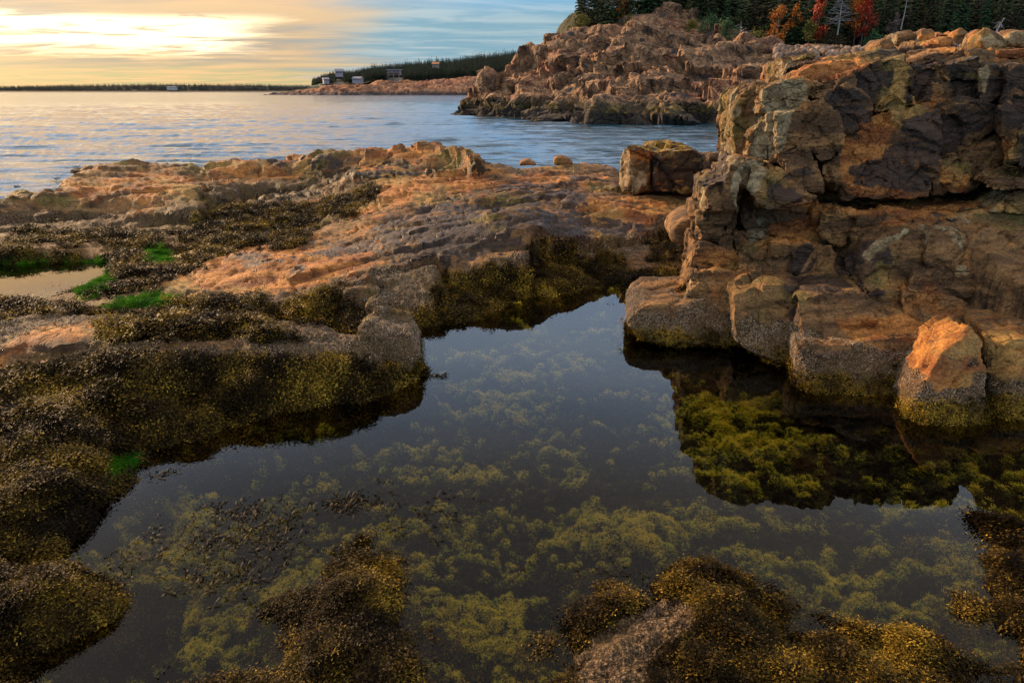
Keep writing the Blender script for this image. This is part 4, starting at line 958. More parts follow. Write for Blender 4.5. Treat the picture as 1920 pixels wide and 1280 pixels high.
CPT = np.concatenate([CPT, [(-5,120,.5),(-1,126,3),(2,122,6.5),(-3,134,-1),(4,140,5),(20,150,14),(40,160,18),(70,160,18),(5,160,2),(80,100,5),(80,130,12),(80,70,-1)]])
def head_height(X, Y):
    num = 0; den = 0
    for c in CPT:
        w = 1/((X-c[0])**2+(Y-c[1])**2+1.0)**1.7; num = num+w*c[2]; den = den+w
    h = num/den
    d, _ = poly_dist(np.stack([X, Y], 1), COAST)
    return np.where(d > 0, np.minimum(h, SEA+.1+1.6*d), SEA+.1+1.0*np.maximum(d, -4))
COAST = np.array([on_y(*c) for c in HC[:10]]+[(95, 69, 0), (95, 168, 0), (8, 168, 0), (2, 150, 0), (-4, 132, 0), (-8, 118, 0)])
def build_head():
    xs = np.arange(-20, 80, .30); ys = np.arange(63, 150, .30)
    nr, nc = len(ys), len(xs); XX, YY = np.meshgrid(xs, ys); X = XX.ravel(); Y = YY.ravel()
    q = np.stack([X, Y, 0*X], 1)
    Z = head_height(X+1.0*fbm(q, .25, 3, .5, 71), Y+1.0*fbm(q, .25, 3, .5, 72)); step_ = 1.9; lv = (Z+.35*fbm(q, .12, 3, .5, 76)*3+.05*X)/step_; fr_ = lv-np.floor(lv)
    Z = Z+.62*step_*(sstep(fr_, .55, .95)-fr_)*sstep(Z, -1.2, -.4)*sstep(Z, 12, 9)
    V = np.stack([X, Y, Z], 1); N = grid_normals(V, nr, nc)
    S = V*np.array([1, 1, 1.2])
    S = S@np.array(Matrix.Rotation(R(24), 3, 'Y'))*np.array([.5, 1, 1.3])
    f1, j1 = facets(S, 5.2, 5, .06); f2, j2 = facets(S, 1.8, 6, .10); f3, j3 = facets(S, .7, 7, .14)
    veg = sstep(Y+.9*fbm(q, .15, 3, .5, 73)*3 - .0*X, 0, 1)*0
    # vegetation above the rock line
    lx = [-5, 9.5, 14, 19, 24, 27, 30, 34, 37, 45, 80]; ly = [135, 114.5, 113, 112.5, 115.5, 114.5, 109, 104, 99, 98, 98]
    line = np.interp(X, lx, ly)
    veg = sstep(Y-line+1.5*fbm(q, .4, 3, .5, 74), -.6, 1.4)
    amp = (1-.85*veg)
    d = amp*(1.5*f1-.30*j1+.60*f2-.22*j2+.13*f3-.08*j3)+.12*amp*fbm(V, .5, 4, .55, 75)
    d = np.clip(d, -1.2, 1.2)*(1-.5*sstep(Z, 7.5, 10))
    V2 = V+(N*.8+np.array([-.25, -.35, .2]))*d[:, None]
    o = mesh_np('headland', V2, grid_faces(nr, nc), M_HEAD); o['kind'] = 'structure'; set_attr(o.data, 'veg', veg); o.data.set_sharp_from_angle(angle=R(32))
build_head()

# cobbles along the top of the shore and the big rounded rock
def lump_rock(name, c, s, mat, seed, label, cat, parent=None):
    bm = bmesh.new(); bmesh.ops.create_icosphere(bm, subdivisions=4, radius=1.0)
    V = np.array([v.co[:] for v in bm.verts]); f, j = facets(V*1.0+seed, .9, seed, .1)
    d = 1+.22*f+.12*fbm(V+seed, 1.6, 4, .55, seed)-.08*j
    for v, k in zip(bm.verts, d): v.co = Vector((v.co.x*k*s[0], v.co.y*k*s[1], v.co.z*k*s[2]))
    o = bm_obj(name, bm, mat, None, True); o.location = c; set_attr(o.data, 'veg', np.zeros(len(V))); tag(o, label, cat); return o
c = on_y(1432, 92, 96); lump_rock('boulder', (c[0], 96, c[2]-.3), (3.1, 2.0, 1.7), M_HEAD, 3, 'big rounded grey boulder below the spruces at the top of the shore', 'boulder')
c = on_y(914, 158, 109); lump_rock('boulder', (c[0], 109, c[2]), (1.7, 1.6, 2.3), M_HEAD, 5, 'grey domed rock with a white stain at the seaward tip of the headland', 'boulder')
c = on_y(1128, 215, 76); lump_rock('boulder', (c[0], 76, c[2]-.1), (1.9, 1.5, 1.9), M_HEAD, 8, 'rounded olive boulder standing in the water at the foot of the headland', 'boulder')
c = on_y(1035, 225, 82); lump_rock('rock', (c[0], 82.5, c[2]-.2), (2.6, 1.6, .8), M_HEAD, 9, 'low dark rock awash in front of the headland', 'rock')
def cobbles():
    P = []; n = 420
    for _ in range(n):
        px = random.uniform(1455, 1660); y = random.uniform(88, 97); x = on_y(px, 95, y)[0]
        P.append((x, y))
    P = np.array(P); Z = head_height(P[:, 0], P[:, 1]); P = np.column_stack([P, Z+.15])
    bm = bmesh.new(); bmesh.ops.create_icosphere(bm, subdivisions=2, radius=.5); pv = np.array([v.co[:] for v in bm.verts]); pf = [tuple(v.index for v in f.verts) for f in bm.faces]; bm.free()
    pr = [(pv*np.array([1.2, 1, .8])*(1+.3*fbm(pv+k*3, 2.0, 3, .5, k))[:, None], pf) for k in (1, 2, 3)]
    m = leaf_mat('cobble_stone', [(0, (.07, .05, .04)), (.6, (.24, .16, .11)), (1, (.38, .27, .20))], 0, .9)
    scatter('cobbles', P, rng.random((n, 3))*6.28, rng.uniform(.3, 1.3, n), rng.random(n), pr, m, 'grey and pink cobbles strewn along the top of the far shore', 'stones')
cobbles()

# ------------------------------------------------------------------ trees
M_BARK = flat_mat('spruce_bark', (.075, .055, .042), (.15, .12, .10), 6.0, .9)
M_DEAD = flat_mat('bleached_wood', (.30, .27, .28), (.18, .16, .16), 6.0, .8)
def tube(V, Fc, p0, p1, r0, r1, k=5):
    p0 = Vector(p0); p1 = Vector(p1); d = (p1-p0).normalized(); a = d.orthogonal().normalized(); b = d.cross(a); s = len(V)
    for p, r in ((p0, r0), (p1, r1)):
        for i in range(k):
            t = i*6.283/k; V.append(tuple(p+(a*math.cos(t)+b*math.sin(t))*r))
    for i in range(k): Fc.append((s+i, s+(i+1) % k, s+k+(i+1) % k, s+k+i))
def to_mesh(name, V, Fc, mat, attrs=None, smooth=False):
    me = bpy.data.meshes.new(name); me.from_pydata(V, [], Fc); me.materials.append(mat)
    if attrs:
        for k, a in attrs.items(): set_attr(me, k, np.array(a))
    if smooth: me.polygons.foreach_set('use_smooth', [True]*len(me.polygons))
    return me
def spruce_mesh(seed, H=8.0, Rd=1.9, dens=1.0, bare=.12, ragged=.3):
    r = random.Random(seed); V = []; Fc = []; T = []; TV = []; TF = []
    lx, ly = r.uniform(-.2, .2), r.uniform(-.2, .2); prev = (0, 0, -.5)
    for k in range(1, 7):
        z = H*k/6; p = (lx*z/H, ly*z/H, z); tube(TV, TF, prev, p, .13*H/8*(1-(k-1)/6.3)+.01, .13*H/8*(1-k/6.3)+.01, 6); prev = p
    lev = int(26*dens)
    for i in range(lev):
        t = bare+(1-bare)*(i+r.random())/lev; z = H*t
        rad = Rd*(1-t)**.85*(1-ragged*r.random())+.12
        nb = r.randint(6, 9) if t < .9 else 5
        for j in range(nb):
            a = r.random()*6.283; rr_ = rad*r.uniform(.65, 1.1); d = Vector((math.cos(a), math.sin(a), 0)); s = Vector((-d.y, d.x, 0))
            q = Vector((lx*t, ly*t, z)); seg = 4; drop = r.uniform(.10, .35); tn = r.uniform(0, 1)
            for g in range(seg):
                f0 = g/seg; c0 = q+d*rr_*f0+Vector((0, 0, -drop*rr_*f0*f0*1.6+.12*rr_*f0))
                w = (.26*rr_*(1-f0)+.07)*r.uniform(.7, 1.3)
                for sd_ in (-1, 1):
                    tip = c0+s*sd_*w+d*w*.8+Vector((0, 0, r.uniform(-.14, .03)*rr_-.03)); c1 = c0+d*rr_/seg*1.1+Vector((0, 0, -.02))
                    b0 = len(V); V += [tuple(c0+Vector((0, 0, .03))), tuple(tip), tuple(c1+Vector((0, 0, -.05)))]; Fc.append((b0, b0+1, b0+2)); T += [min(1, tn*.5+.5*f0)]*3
                    # hanging twig
                    b0 = len(V); V += [tuple(c0), tuple(c0+s*sd_*w*.6+Vector((0, 0, -.16-.1*w))), tuple(c1)]; Fc.append((b0, b0+1, b0+2)); T += [tn*.4]*3
    b0 = len(V); V += [(lx-.04, ly, H-.3), (lx+.04, ly, H-.3), (lx, ly, H+.25)]; Fc.append((b0, b0+1, b0+2)); T += [.5]*3
    return (V, Fc, T), (TV, TF)
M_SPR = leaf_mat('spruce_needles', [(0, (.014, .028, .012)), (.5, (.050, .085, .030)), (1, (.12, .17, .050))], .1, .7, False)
M_SPR2 = leaf_mat('bright_fir_needles', [(0, (.012, .035, .014)), (.5, (.030, .085, .030)), (1, (.075, .17, .05))], .1, .7, False)
M_BRN = leaf_mat('brown_spruce_needles', [(0, (.020, .018, .010)), (.5, (.050, .042, .020)), (1, (.10, .075, .03))], .1, .7, False)
M_ORA = leaf_mat('orange_maple_leaves', [(0, (.14, .045, .010)), (.5, (.38, .13, .018)), (1, (.60, .25, .03))], .3, .6, False)
M_RED = leaf_mat('red_maple_leaves', [(0, (.12, .018, .012)), (.5, (.36, .055, .030)), (1, (.55, .13, .05))], .3, .6, False)
M_GRY = leaf_mat('bare_twigs', [(0, (.07, .05, .045)), (.5, (.14, .10, .09)), (1, (.20, .15, .13))], .1, .9, False)
M_YLG = leaf_mat('yellow_green_leaves', [(0, (.05, .055, .01)), (.5, (.13, .12, .02)), (1, (.25, .20, .03))], .2, .7, False)
SPR = []
for k, (h, rd, dn, ba, rg) in enumerate([(8.5, 1.9, 1.0, .06, .3), (9.5, 1.7, 1.1, .12, .4), (6.5, 1.8, .9, .03, .2), (10.5, 2.1, 1.1, .15, .45)]):
    (V, Fc, T), (TV, TF) = spruce_mesh(40+k, h, rd, dn, ba, rg)
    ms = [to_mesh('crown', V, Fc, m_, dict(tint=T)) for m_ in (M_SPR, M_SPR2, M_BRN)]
    SPR.append((ms, to_mesh('trunk', TV, TF, M_BARK), h))
def put_tree(name, crown, trunk, loc, s, label, cat, group=None, sz=None):
    e = empty(name, loc, label, cat, group); e.rotation_euler = (0, 0, random.random()*6.28); e.scale = (s, s, sz or s)
    for nm, me in (('trunk', trunk), ('crown', crown)):
        if me is None: continue
        o = bpy.data.objects.new(nm, me); col.objects.link(o); o.parent = e
    return e
def leafy(seed, H, Rd, mat, n=900, leaf=.16, lo=.25):
    r = random.Random(seed); V = []; Fc = []; T = []; TV = []; TF = []
    tube(TV, TF, (0, 0, -.5), (0, 0, H*.5), .10, .06); cl = []
    for k in range(20):
        a = r.random()*6.28; z = H*r.uniform(lo, .95); rad = Rd*r.uniform(.2, 1.0)*math.sin(min(3.0, (z/H-lo+.12)/(1-lo)*2.8))
        c = (math.cos(a)*rad, math.sin(a)*rad, z); tube(TV, TF, (0, 0, min(z*.7, H*.5)), c, .045, .012, 4); cl.append((c, Rd*r.uniform(.25, .55)))
    n = int(n*1.9); leaf *= .72
    for _ in range(n):
        c, cr = r.choice(cl); v = Vector((r.gauss(0, 1), r.gauss(0, 1), r.gauss(0, .9))); v = v.normalized()*cr*abs(r.gauss(.75, .35))
        p = Vector(c)+v; a = Vector((r.gauss(0, 1), r.gauss(0, 1), r.gauss(0, 1))).normalized(); b = a.orthogonal().normalized(); s = leaf*r.uniform(.6, 1.4); b0 = len(V)
        V += [tuple(p-a*s), tuple(p+b*s*.7), tuple(p+a*s), tuple(p-b*s*.7)]; Fc.append((b0, b0+1, b0+2, b0+3)); tt = min(1, max(0, r.gauss(.5, .25))); T += [tt]*4
    return to_mesh('crown', V, Fc, mat, dict(tint=T)), to_mesh('trunk', TV, TF, M_BARK)
def hz(x, y): return float(head_height(np.array([x]), np.array([y]))[0])
def trees():
    lx = [-5, 9.5, 14, 19, 24, 27, 30, 34, 37, 45, 80]; ly = [135, 114.5, 113, 112.5, 115.5, 114.5, 109, 104, 99, 98, 98]
    placed = []
    def place(px, y, kind, s, matk, **kw):
        x = on_y(px, 60, y)[0]; placed.append((x, y)); z = hz(x, y)
        ms, tr, h = SPR[kind]; return put_tree('spruce_tree', ms[matk], tr, (x, y, z-.2), s, kw.get('label'), 'tree', kw.get('group'))
    # the two small spruces out on the skyline
    place(1088, 117, 2, .50, 0, label='small dark spruce standing alone at the seaward end of the forest')
    place(1101, 118, 1, .62, 0, label='second thin spruce from the seaward end of the forest, on the skyline')
    G = 'spruces of the headland forest'
    rows = [(1.2, 1.9, 62), (3.6, 2.2, 46), (6.5, 2.6, 40), (10, 3.2, 34), (15, 3.8, 28), (21, 4.5, 20)]
    for off, step, cnt in rows:
        x = 10.2+off*.12 if off < 6 else 11.5
        while x < 74:
            yl = np.interp(x, lx, ly)+off+random.uniform(-.8, .8)
            if off > 1.3 or not (26.0 < x < 27.0):
                k = random.choice([0, 0, 1, 2, 3]) if off > 2 else random.choice([0, 2, 2, 1])
                s = random.uniform(.62, .95) if off < 2 else random.uniform(.8, 1.12)
                if x < 13: s *= .8
                mk_ = random.choices([0, 1, 2], [.5, .22, .28])[0]
                ms, tr, h = SPR[k]; lbl = ['dark green spruce in the headland forest', 'bright green fir in the headland forest', 'brownish spruce in the headland forest'][mk_]
                put_tree('spruce_tree', ms[mk_], tr, (x, yl, hz(x, yl)-.3), s, lbl, 'tree', ['dark spruces of the headland forest', 'bright green firs of the headland forest', 'brownish spruces of the headland forest'][mk_])
            x += step*random.uniform(.55, 1.05)
    # autumn trees
    def lf(px, py, y, H, Rd, mat, name, label, seed, n=900, leaf=.17, lo=.2):
        x = on_y(px, 60, y)[0]; c, t_ = leafy(seed, H, Rd, mat, n, leaf, lo)
        zt = on_y(px, py, y)[2]; put_tree(name, c, t_, (x, y, zt-H), 1.0, label, 'tree')
    lf(1458, 12, 99.5, 5.5, 1.55, M_ORA, 'maple_tree', 'orange autumn tree between dark spruces, leftmost of the coloured trees', 3)
    lf(1487, 6, 100.5, 4.0, .8, M_ORA, 'maple_tree', 'small orange tree just right of the larger orange one', 4, 350)
    lf(1532, -12, 97.5, 6.8, 1.15, M_RED, 'maple_tree', 'red orange autumn tree left of the bleached dead spruce', 5)
    lf(1518, 38, 97.0, 3.0, .9, M_YLG, 'shrub', 'yellow green bush at the foot of the red orange tree', 6, 500)
    lf(1618, -14, 97.5, 6.2, 1.25, M_RED, 'maple_tree', 'crimson autumn tree right of the bleached dead spruce', 7)
    lf(1604, -22, 98.5, 6.5, 1.2, M_ORA, 'maple_tree', 'rusty orange tree partly behind the crimson one', 8, 600)
    lf(1162, -2, 114, 3.2, 1.2, M_ORA, 'shrub', 'small yellow orange tree near the seaward end of the forest', 9, 350)
    lf(1140, -8, 115, 5.5, 1.6, M_GRY, 'bare_tree', 'grey leafless tree with fine twigs near the seaward end of the forest', 10, 1200, .10)
    lf(1250, -8, 118, 5.0, 1.8, M_GRY, 'bare_tree', 'brown leafless tree behind the crest of the rock', 11, 900, .10)
    lf(1675, 20, 97, 4.6, .9, M_GRY, 'bare_tree', 'thin brown leafless tree right of the crimson one', 12, 500, .09)
    # low bushes spilling over the rock top
    for k, (px, py, y, H, Rd, mt, lb) in enumerate([(1300, 38, 107, 2.6, 1.5, M_YLG, 'olive bush at the upper edge of the bare rock'), (1330, 34, 105, 3.2, 1.8, M_SPR2, 'low green fir bush left of the small grey snag'), (1362, 40, 102, 2.8, 1.5, M_SPR2, 'green fir bush nearest the small grey snag'),
                          (1090, 30, 114.5, 2.0, 1.4, M_YLG, 'olive bush at the seaward corner of the forest'), (1180, 34, 112.5, 1.6, 1.5, M_YLG, 'yellow green bush over the seaward cliff'), (1420, 62, 98.5, 2.2, 1.7, M_YLG, 'dull olive bush behind the big rounded boulder'),
                          (1560, 66, 96.5, 2.2, 1.6, M_BRN, 'brown green bush above the cobbles'), (1640, 60, 96, 2.4, 1.5, M_SPR2, 'bright green bush left of the summit boulders')]):
        lf(px, py, y, H, Rd, mt, 'shrub', lb, 30+k, 900, .14, .05)
    # dead trees
    def snag(px, py_top, py_bot, y, label, seed, lean=0.0, nb=26, span=1.5):
        r = random.Random(seed); a = on_y(px, py_bot, y); b = on_y(px, py_top, y); H = b[2]-a[2]
        e = empty('dead_tree', tuple(a), label, 'tree'); V = []; Fc = []; prev = Vector((0, 0, -.4)); pts = []
        for k in range(1, 6):
            p = Vector((lean*H*k/5+r.uniform(-.05, .05)*H/5, r.uniform(-.05, .05), H*k/5)); tube(V, Fc, prev, p, .10*(1-(k-1)/6), .10*(1-k/6)); pts.append((prev.copy(), p.copy())); prev = p
        o = bpy.data.objects.new('trunk', to_mesh('trunk', V, Fc, M_DEAD)); col.objects.link(o); o.parent = e
        V = []; Fc = []
        for k in range(nb):
            p0, p1 = r.choice(pts); f = r.random(); p = p0.lerp(p1, f); t = p.z/H
            if t < .15: continue
            d = Vector((r.uniform(-1, 1), r.uniform(-.6, .6), r.uniform(-.15, .25))).normalized(); L_ = span*(1.1-t)*r.uniform(.5, 1)
            q = p+d*L_; tube(V, Fc, p, q, .035, .02, 4)
            for _ in range(3):
                f2 = r.uniform(.4, 1); s_ = p.lerp(q, f2); tube(V, Fc, s_, s_+Vector((d.x*.3+r.uniform(-.3, .3), r.uniform(-.3, .3), r.uniform(-.35, .1))), .018, .01, 3)
        o = bpy.data.objects.new('branches', to_mesh('branches', V, Fc, M_DEAD)); col.objects.link(o); o.parent = e; o['kind'] = 'stuff'
    snag(1388, 40, 74, 97, 'small bleached snag standing alone at the forest edge', 5, -.05, 16, 1.6)
    snag(1571, -20, 60, 95.8, 'tall bleached dead spruce between the red orange and crimson trees', 6, 0, 70, 2.3)
    snag(1690, -10, 50, 96, 'pale dead tree with upswept branches right of the crimson tree', 7, .05, 9, 1.2)
    snag(1868, 34, 62, 60, 'bare forked branch rising behind the cracked yellowish summit boulder', 8, .3, 8, 1.0)
trees()

# ------------------------------------------------------------------ far shore with houses, and the low island
def strip_land(name, prof, y0, depth, mat, vegline, seed, dx, nz=14, rough=1.0):
    """prof: list of (px, py of the rock top); land rises from the water at y0(px)"""
    xs = []; px = [p[0] for p in prof]; py = [p[1] for p in prof]
    X0 = on_y(px[0], 170, y0)[0]; X1 = on_y(px[-1], 170, y0)[0]
    X = np.arange(X0, X1, dx); nc = len(X); rows = []
    pxs = np.interp(X, [on_y(a, 170, y0)[0] for a in px], px); tops = np.array([on_y(a, np.interp(a, px, py), y0)[2] for a in pxs])
    fr = np.linspace(-.25, 1, nz)
    for f in fr:
        z = SEA-2+(tops-SEA+2)*np.clip(f+.25, 0, 1)**.8
        rows.append(np.stack([X, np.full(nc, y0+f*depth*.25), z], 1))
    for f in np.linspace(.1, 1, 10): rows.append(np.stack([X, np.full(nc, y0+depth*(.25+.75*f)), tops+(3.0+.0*X)*f*rough*2], 1))
    V = np.concatenate(rows); nr = len(rows); N = grid_normals(V, nr, nc)
    return V, N, nr, nc, X, tops
def far_shore():
    prof = [(485,177),(520,174),(560,168),(600,160),(650,157),(680,158),(700,150),(740,152),(800,150),(850,146),(900,142),(960,140),(1050,138),(1200,138)]
    y0 = 640; V, N, nr, nc, X, tops = strip_land('far', prof, y0, 160, M_FARROCK, 0, 1, 1.3)
    f1, j1 = facets(V, 9, 8, .1); f2, j2 = facets(V, 4, 9, .12)
    V2 = V+(N*.7+np.array([0, -.5, .2]))*(3.0*f1*.5+1.4*f2*.6-.8*j2)[:, None]
    o = mesh_np('far_shore', V2, grid_faces(nr, nc), M_FARROCK); o['kind'] = 'structure'
    set_attr(o.data, 'veg', sstep(V[:, 1], y0+38, y0+44))
    # the wood: skyline given by the photograph
    sky = [(585,148),(600,142),(625,133),(700,128),(740,122),(800,116),(850,112),(900,104),(960,97),(1000,96),(1100,92),(1200,90)]
    pr = []
    for k in range(3):
        (Vs, Fs, T), (TV, TF) = spruce_mesh(90+k, 8.5, 2.9, .45, .02, .35); Vs = Vs+TV; Fs = Fs+[tuple(i+len(T) for i in f) for f in TF]; pr.append((np.array(Vs), Fs))
    pts = []; n = 7500; out = []
    pxs = [s_[0] for s_ in sky]; pys = [s_[1] for s_ in sky]
    for _ in range(n):
        px = random.uniform(585, 1120); f = random.random(); y = y0+40+f*150
        lo = on_y(px, np.interp(px, [p[0] for p in prof], [p[1] for p in prof]), y0)[2]+1; hi = on_y(px, np.interp(px, pxs, pys), y0+190)[2]-5.5
        x = on_y(px, 150, y)[0]
        if f < .30 and any(abs(px-hx) < w for hx, w in ((637, 7), (671, 7), (742, 15))): continue
        z = lo+(hi-lo)*f**.8; out.append((x, y, min(z, hi)))
    P = np.array(out); n = len(P)
    rot = np.stack([0*P[:, 0], 0*P[:, 0], rng.random(n)*6.28], 1)
    m = leaf_mat('far_wood_needles', [(0, (.014, .026, .018)), (.6, (.035, .055, .030)), (.93, (.07, .085, .035)), (1, (.22, .20, .03))], .0, .8)
    sc = rng.uniform(.45, 1.0, n)**.7*np.where(rng.random(n) < .06, 1.35, 1)*np.where(P[:, 0] < on_y(640, 150, 700)[0], .7, 1)
    scatter('far_wood', P, rot, sc, np.clip(rng.normal(.4, .22, n), 0, 1), pr, m, 'dark conifer wood covering the far point', 'wood')
    # hill under the wood
    nx = 90; X = np.linspace(on_y(560, 150, y0)[0], on_y(1300, 150, y0)[0], nx); rows = []
    for f in np.linspace(0, 1, 12):
        y = y0+38+f*165; px = 960+X/(y*cp)*F
        lo = np.array([on_y(a, np.interp(a, [p[0] for p in prof], [p[1] for p in prof]), y0)[2] for a in px]); hi = np.array([on_y(a, np.interp(a, pxs, pys), y0+190)[2]-8 for a in px])
        rows.append(np.stack([X, np.full(nx, y), np.maximum(lo+(hi-lo)*f**.8, lo-6)], 1))
    o = mesh_np('far_hill', np.concatenate(rows), grid_faces(12, nx), flat_mat('wood_floor', (.02, .022, .012))); o['kind'] = 'structure'
    # houses
    W = flat_mat('white_clapboard', (.30, .29, .33), (.22, .21, .25), 1.0); RF = flat_mat('grey_shingles', (.30, .30, .34), (.22, .22, .25), 1.0); GL = flat_mat('dark_glass', (.03, .035, .04), None, 1.0, .15); WD = flat_mat('weathered_boards', (.30, .26, .22), (.2, .17, .15), 1.0); OG = flat_mat('orange_roof_metal', (.55, .22, .08), None, 1.0)
    def box(name, c, s, mat, parent):
        bm = bmesh.new(); bmesh.ops.create_cube(bm, size=1.0)
        for v in bm.verts: v.co = Vector((v.co.x*s[0]+c[0], v.co.y*s[1]+c[1], v.co.z*s[2]+c[2]))
        return bm_obj(name, bm, mat, parent)
    def gable(name, c, s, h, mat, parent):
        bm = bmesh.new(); x, y, z = c; a, b = s[0]/2, s[1]/2
        v = [bm.verts.new(p) for p in ((x-a, y-b, z), (x+a, y-b, z), (x+a, y+b, z), (x-a, y+b, z), (x-a, y, z+h), (x+a, y, z+h))]
        for f in ((0, 1, 5, 4), (2, 3, 4, 5), (0, 4, 3), (1, 2, 5), (3, 2, 1, 0)): bm.faces.new([v[i] for i in f])
        return bm_obj(name, bm, mat, parent)
    def house(px, py, y, w, h, label, roof='gable', wall=W, rm=RF, rot=0.0, rh=3.0):
        b = on_y(px, py, y); e = empty('house', tuple(b), label, 'house'); e.rotation_euler = (0, 0, rot)
        box('wall', (0, 0, h/2-1), (w, 8, h+2), wall, e)
        if roof == 'gable': gable('roof', (0, 0, h), (w+1, 9.4, 0), rh, rm, e)
        else:
            box('roof', (0, -.5, h+.35), (w+2.5, 10, .6), rm, e); box('deck', (0, -6, 0.2), (w+1, 4, .4), WD, e)
            for s_ in (-1, 0, 1): box('post', (s_*w*.45, -7.6, -2), (.4, .4, 4.2), WD, e)
        for k in range(3): box('window', (w*(-.3+.3*k), -4.05, h*.6), (w*.18, .12, h*.32), GL, e)
        return e
    house(636, 140, 668, 6.5, 2.6, 'white gabled house on the far point, highest of the three left houses', rot=.2, rh=2.2)
    e = house(671, 152, 664, 7.5, 1.9, 'low white house with a pale roof nearest the water on the far point', rm=W, rot=-.15, rh=1.8)
    house(611, 153, 660, 4.5, 1.8, 'small white house among trees, leftmost on the far point', rot=.4, rh=1.5)
    house(740, 137, 668, 11, 2.2, 'flat roofed modern house with a deck above the far pink shore', roof='flat', wall=WD, rm=W)
    house(817, 124, 715, 6, 1.6, 'house with an orange roof half hidden in the far wood', rm=OG, wall=WD, rh=2.0)
far_shore()
def far_island():
    prof = [(-700,168),(-200,164),(0,163),(120,160),(200,158),(300,157),(480,158),(560,160),(640,163),(760,166)]
    y0 = 2100; V, N, nr, nc, X, tops = strip_land('isl', [(a, 170) for a, b in prof], y0, 500, M_FARROCK, 0, 1, 12)
    V[:, 2] = np.minimum(V[:, 2], 2)
    o = mesh_np('far_island', V, grid_faces(nr, nc), M_FARROCK); o['kind'] = 'structure'; set_attr(o.data, 'veg', sstep(V[:, 2], -1, 1))
    pr = []
    for k in range(2):
        (Vs, Fs, T), (TV, TF) = spruce_mesh(95+k, 15, 5.5, .5, .0, .3); pr.append((np.array(Vs), Fs))
    n = 9000; px = rng.uniform(-650, 700, n); f = rng.random(n); y = y0+120+f*400
    top = np.interp(px, [p[0] for p in prof], [p[1]for p in prof])
    P = []
    for a, b, c_, ff in zip(px, top, y, f):
        hi = on_y(a, b, y0+500)[2]-11; x = on_y(a, 165, c_)[0]; P.append((x, c_, SEA+2+(max(hi, 2)-SEA-2)*ff))
    P = np.array(P)
    m = leaf_mat('island_needles', [(0, (.015, .028, .030)), (1, (.03, .045, .040))], 0, .9)
    scatter('island_wood', P, np.stack([0*px, 0*px, rng.random(n)*6.28], 1), rng.uniform(.7, 1.2, n), rng.random(n), pr, m, 'dark wooded island low on the horizon', 'wood')
    nx = 60; X = np.linspace(on_y(-700, 165, y0)[0], on_y(700, 165, y0)[0], nx); rows = []
    for f in np.linspace(0, 1, 8):
        yy = y0+110+f*420; a = 960+X/(yy*cp)*F; hi = np.array([on_y(q, np.interp(q, [p[0] for p in prof], [p[1] for p in prof]), y0+500)[2]-5 for q in a])
        rows.append(np.stack([X, np.full(nx, yy), SEA+1+(np.maximum(hi, 1)-SEA-1)*f], 1))
    o = mesh_np('island_hill', np.concatenate(rows), grid_faces(8, nx), flat_mat('island_floor', (.02, .03, .028))); o['kind'] = 'structure'
    W = flat_mat('island_white', (.5, .5, .5)); b = on_y(323, 168, y0+60)
    bm = bmesh.new(); bmesh.ops.create_cube(bm, size=1.0)
    for v in bm.verts: v.co = Vector((v.co.x*26, v.co.y*12, v.co.z*7+2))
    e = empty('house', tuple(b), 'tiny pale building on the shore of the low island', 'house'); bm_obj('wall', bm, W, e)
    bm = bmesh.new(); v = [bm.verts.new(p) for p in ((-14, -7, 5.5), (14, -7, 5.5), (14, 7, 5.5), (-14, 7, 5.5), (-14, 0, 9), (14, 0, 9))]
    for f in ((0, 1, 5, 4), (2, 3, 4, 5), (0, 4, 3), (1, 2, 5)): bm.faces.new([v[i] for i in f])
    bm_obj('roof', bm, flat_mat('island_roof', (.25, .25, .27)), e)
far_island()

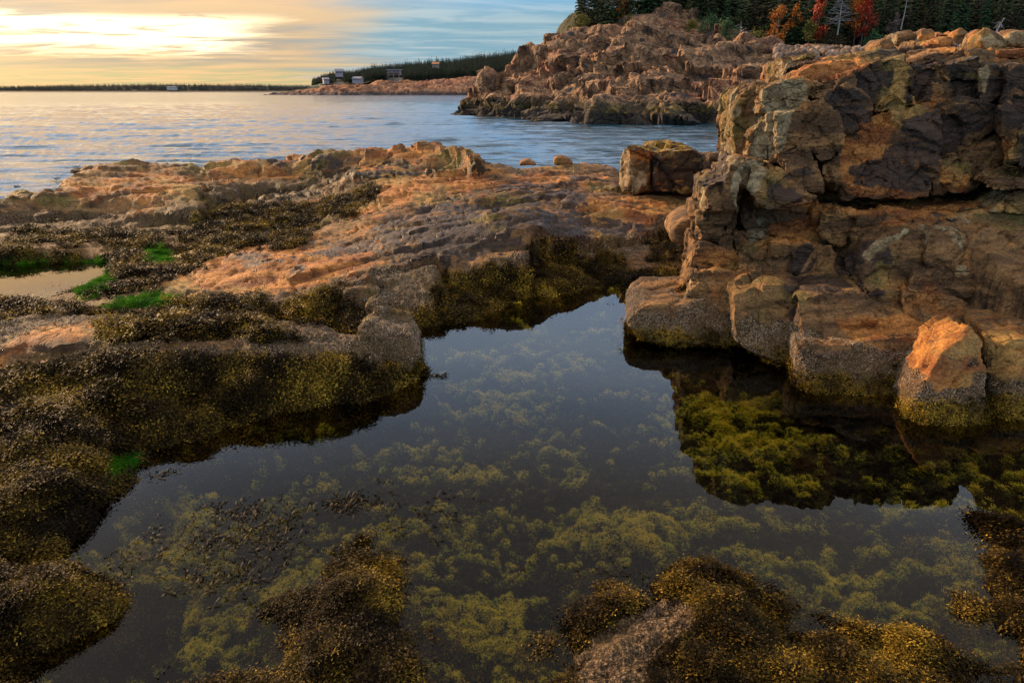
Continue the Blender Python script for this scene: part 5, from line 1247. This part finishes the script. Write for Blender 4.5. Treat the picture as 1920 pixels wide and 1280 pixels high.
# ------------------------------------------------------------------ gulls
def gull(px, py, y, face, label):
    p = on_y(px, py, y); e = empty('gull', tuple(p), label, 'gull'); e.rotation_euler = (0, 0, face); e.scale = (.8, .8, .8)
    WH = M_GW; GR = M_GG
    bm = bmesh.new(); rings = []
    prof = [(-.20, .15, .008, .01), (-.15, .145, .025, .025), (-.08, .15, .05, .052), (0, .16, .062, .065), (.07, .175, .055, .06), (.11, .205, .036, .04), (.135, .245, .028, .03), (.155, .275, .032, .033), (.185, .283, .025, .026), (.205, .28, .010, .010)]
    for x, z, ry, rz in prof: rings.append([bm.verts.new((x, math.cos(k*.7854)*ry, z+math.sin(k*.7854)*rz)) for k in range(8)])
    for a, b in zip(rings, rings[1:]):
        for k in range(8): bm.faces.new([a[k], a[(k+1) % 8], b[(k+1) % 8], b[k]])
    bm.faces.new(rings[0]); bm.faces.new(rings[-1][::-1]); bmesh.ops.recalc_face_normals(bm, faces=bm.faces); bm_obj('body', bm, WH, e, True)
    for s in (-1, 1):
        bm = bmesh.new(); vs_ = [(-.26, .012*s, .155), (-.12, .055*s, .125), (.05, .066*s, .155), (.07, .055*s, .19), (-.02, .045*s, .222), (-.14, .03*s, .195)]
        a = [bm.verts.new(v) for v in vs_]; b = [bm.verts.new((v[0], v[1]+.012*s, v[2])) for v in vs_]; bm.faces.new(a); bm.faces.new(b[::-1])
        for k in range(6): bm.faces.new([a[k], b[k], b[(k+1) % 6], a[(k+1) % 6]])
        bmesh.ops.recalc_face_normals(bm, faces=bm.faces); bm_obj('wing', bm, GR, e)
        V = []; Fc = []; tube(V, Fc, (0, .025*s, .11), (.0, .025*s, 0), .006, .005); tube(V, Fc, (-.01, .025*s, .004), (.045, .025*s, .004), .008, .012, 4)
        o = bpy.data.objects.new('leg', to_mesh('leg', V, Fc, M_GL)); col.objects.link(o); o.parent = e
    V = []; Fc = []; tube(V, Fc, (.20, 0, .28), (.25, 0, .272), .009, .003); o = bpy.data.objects.new('beak', to_mesh('beak', V, Fc, M_GL)); col.objects.link(o); o.parent = e
M_GW = flat_mat('white_feathers', (.75, .75, .76)); M_GG = flat_mat('grey_feathers', (.35, .38, .42)); M_GL = flat_mat('yellow_beak', (.6, .42, .05))
for px, py, y, face, lb in ((146, 318, 30, .4, 'grey and white gull highest up behind the left ledge'), (106, 341, 26, 3.3, 'white gull facing left, middle of the three behind the left ledge'), (32, 356, 25, 2.9, 'gull nearest the left frame edge, low behind the ledge')):
    gull(px, py, y, face, lb); p = on_y(px, py, y)
    lump_rock('rock', (p[0], p[1]+.3, SEA-.1), (.7, .5, max(.2, p[2]-SEA+.1)), M_HEAD, 12+px, {146: 'wave washed rock out past the left ledge, under the highest gull', 106: 'wave washed rock out past the left ledge, under the middle gull', 32: 'wave washed rock at the left frame edge, under the lowest gull'}[px], 'rock')
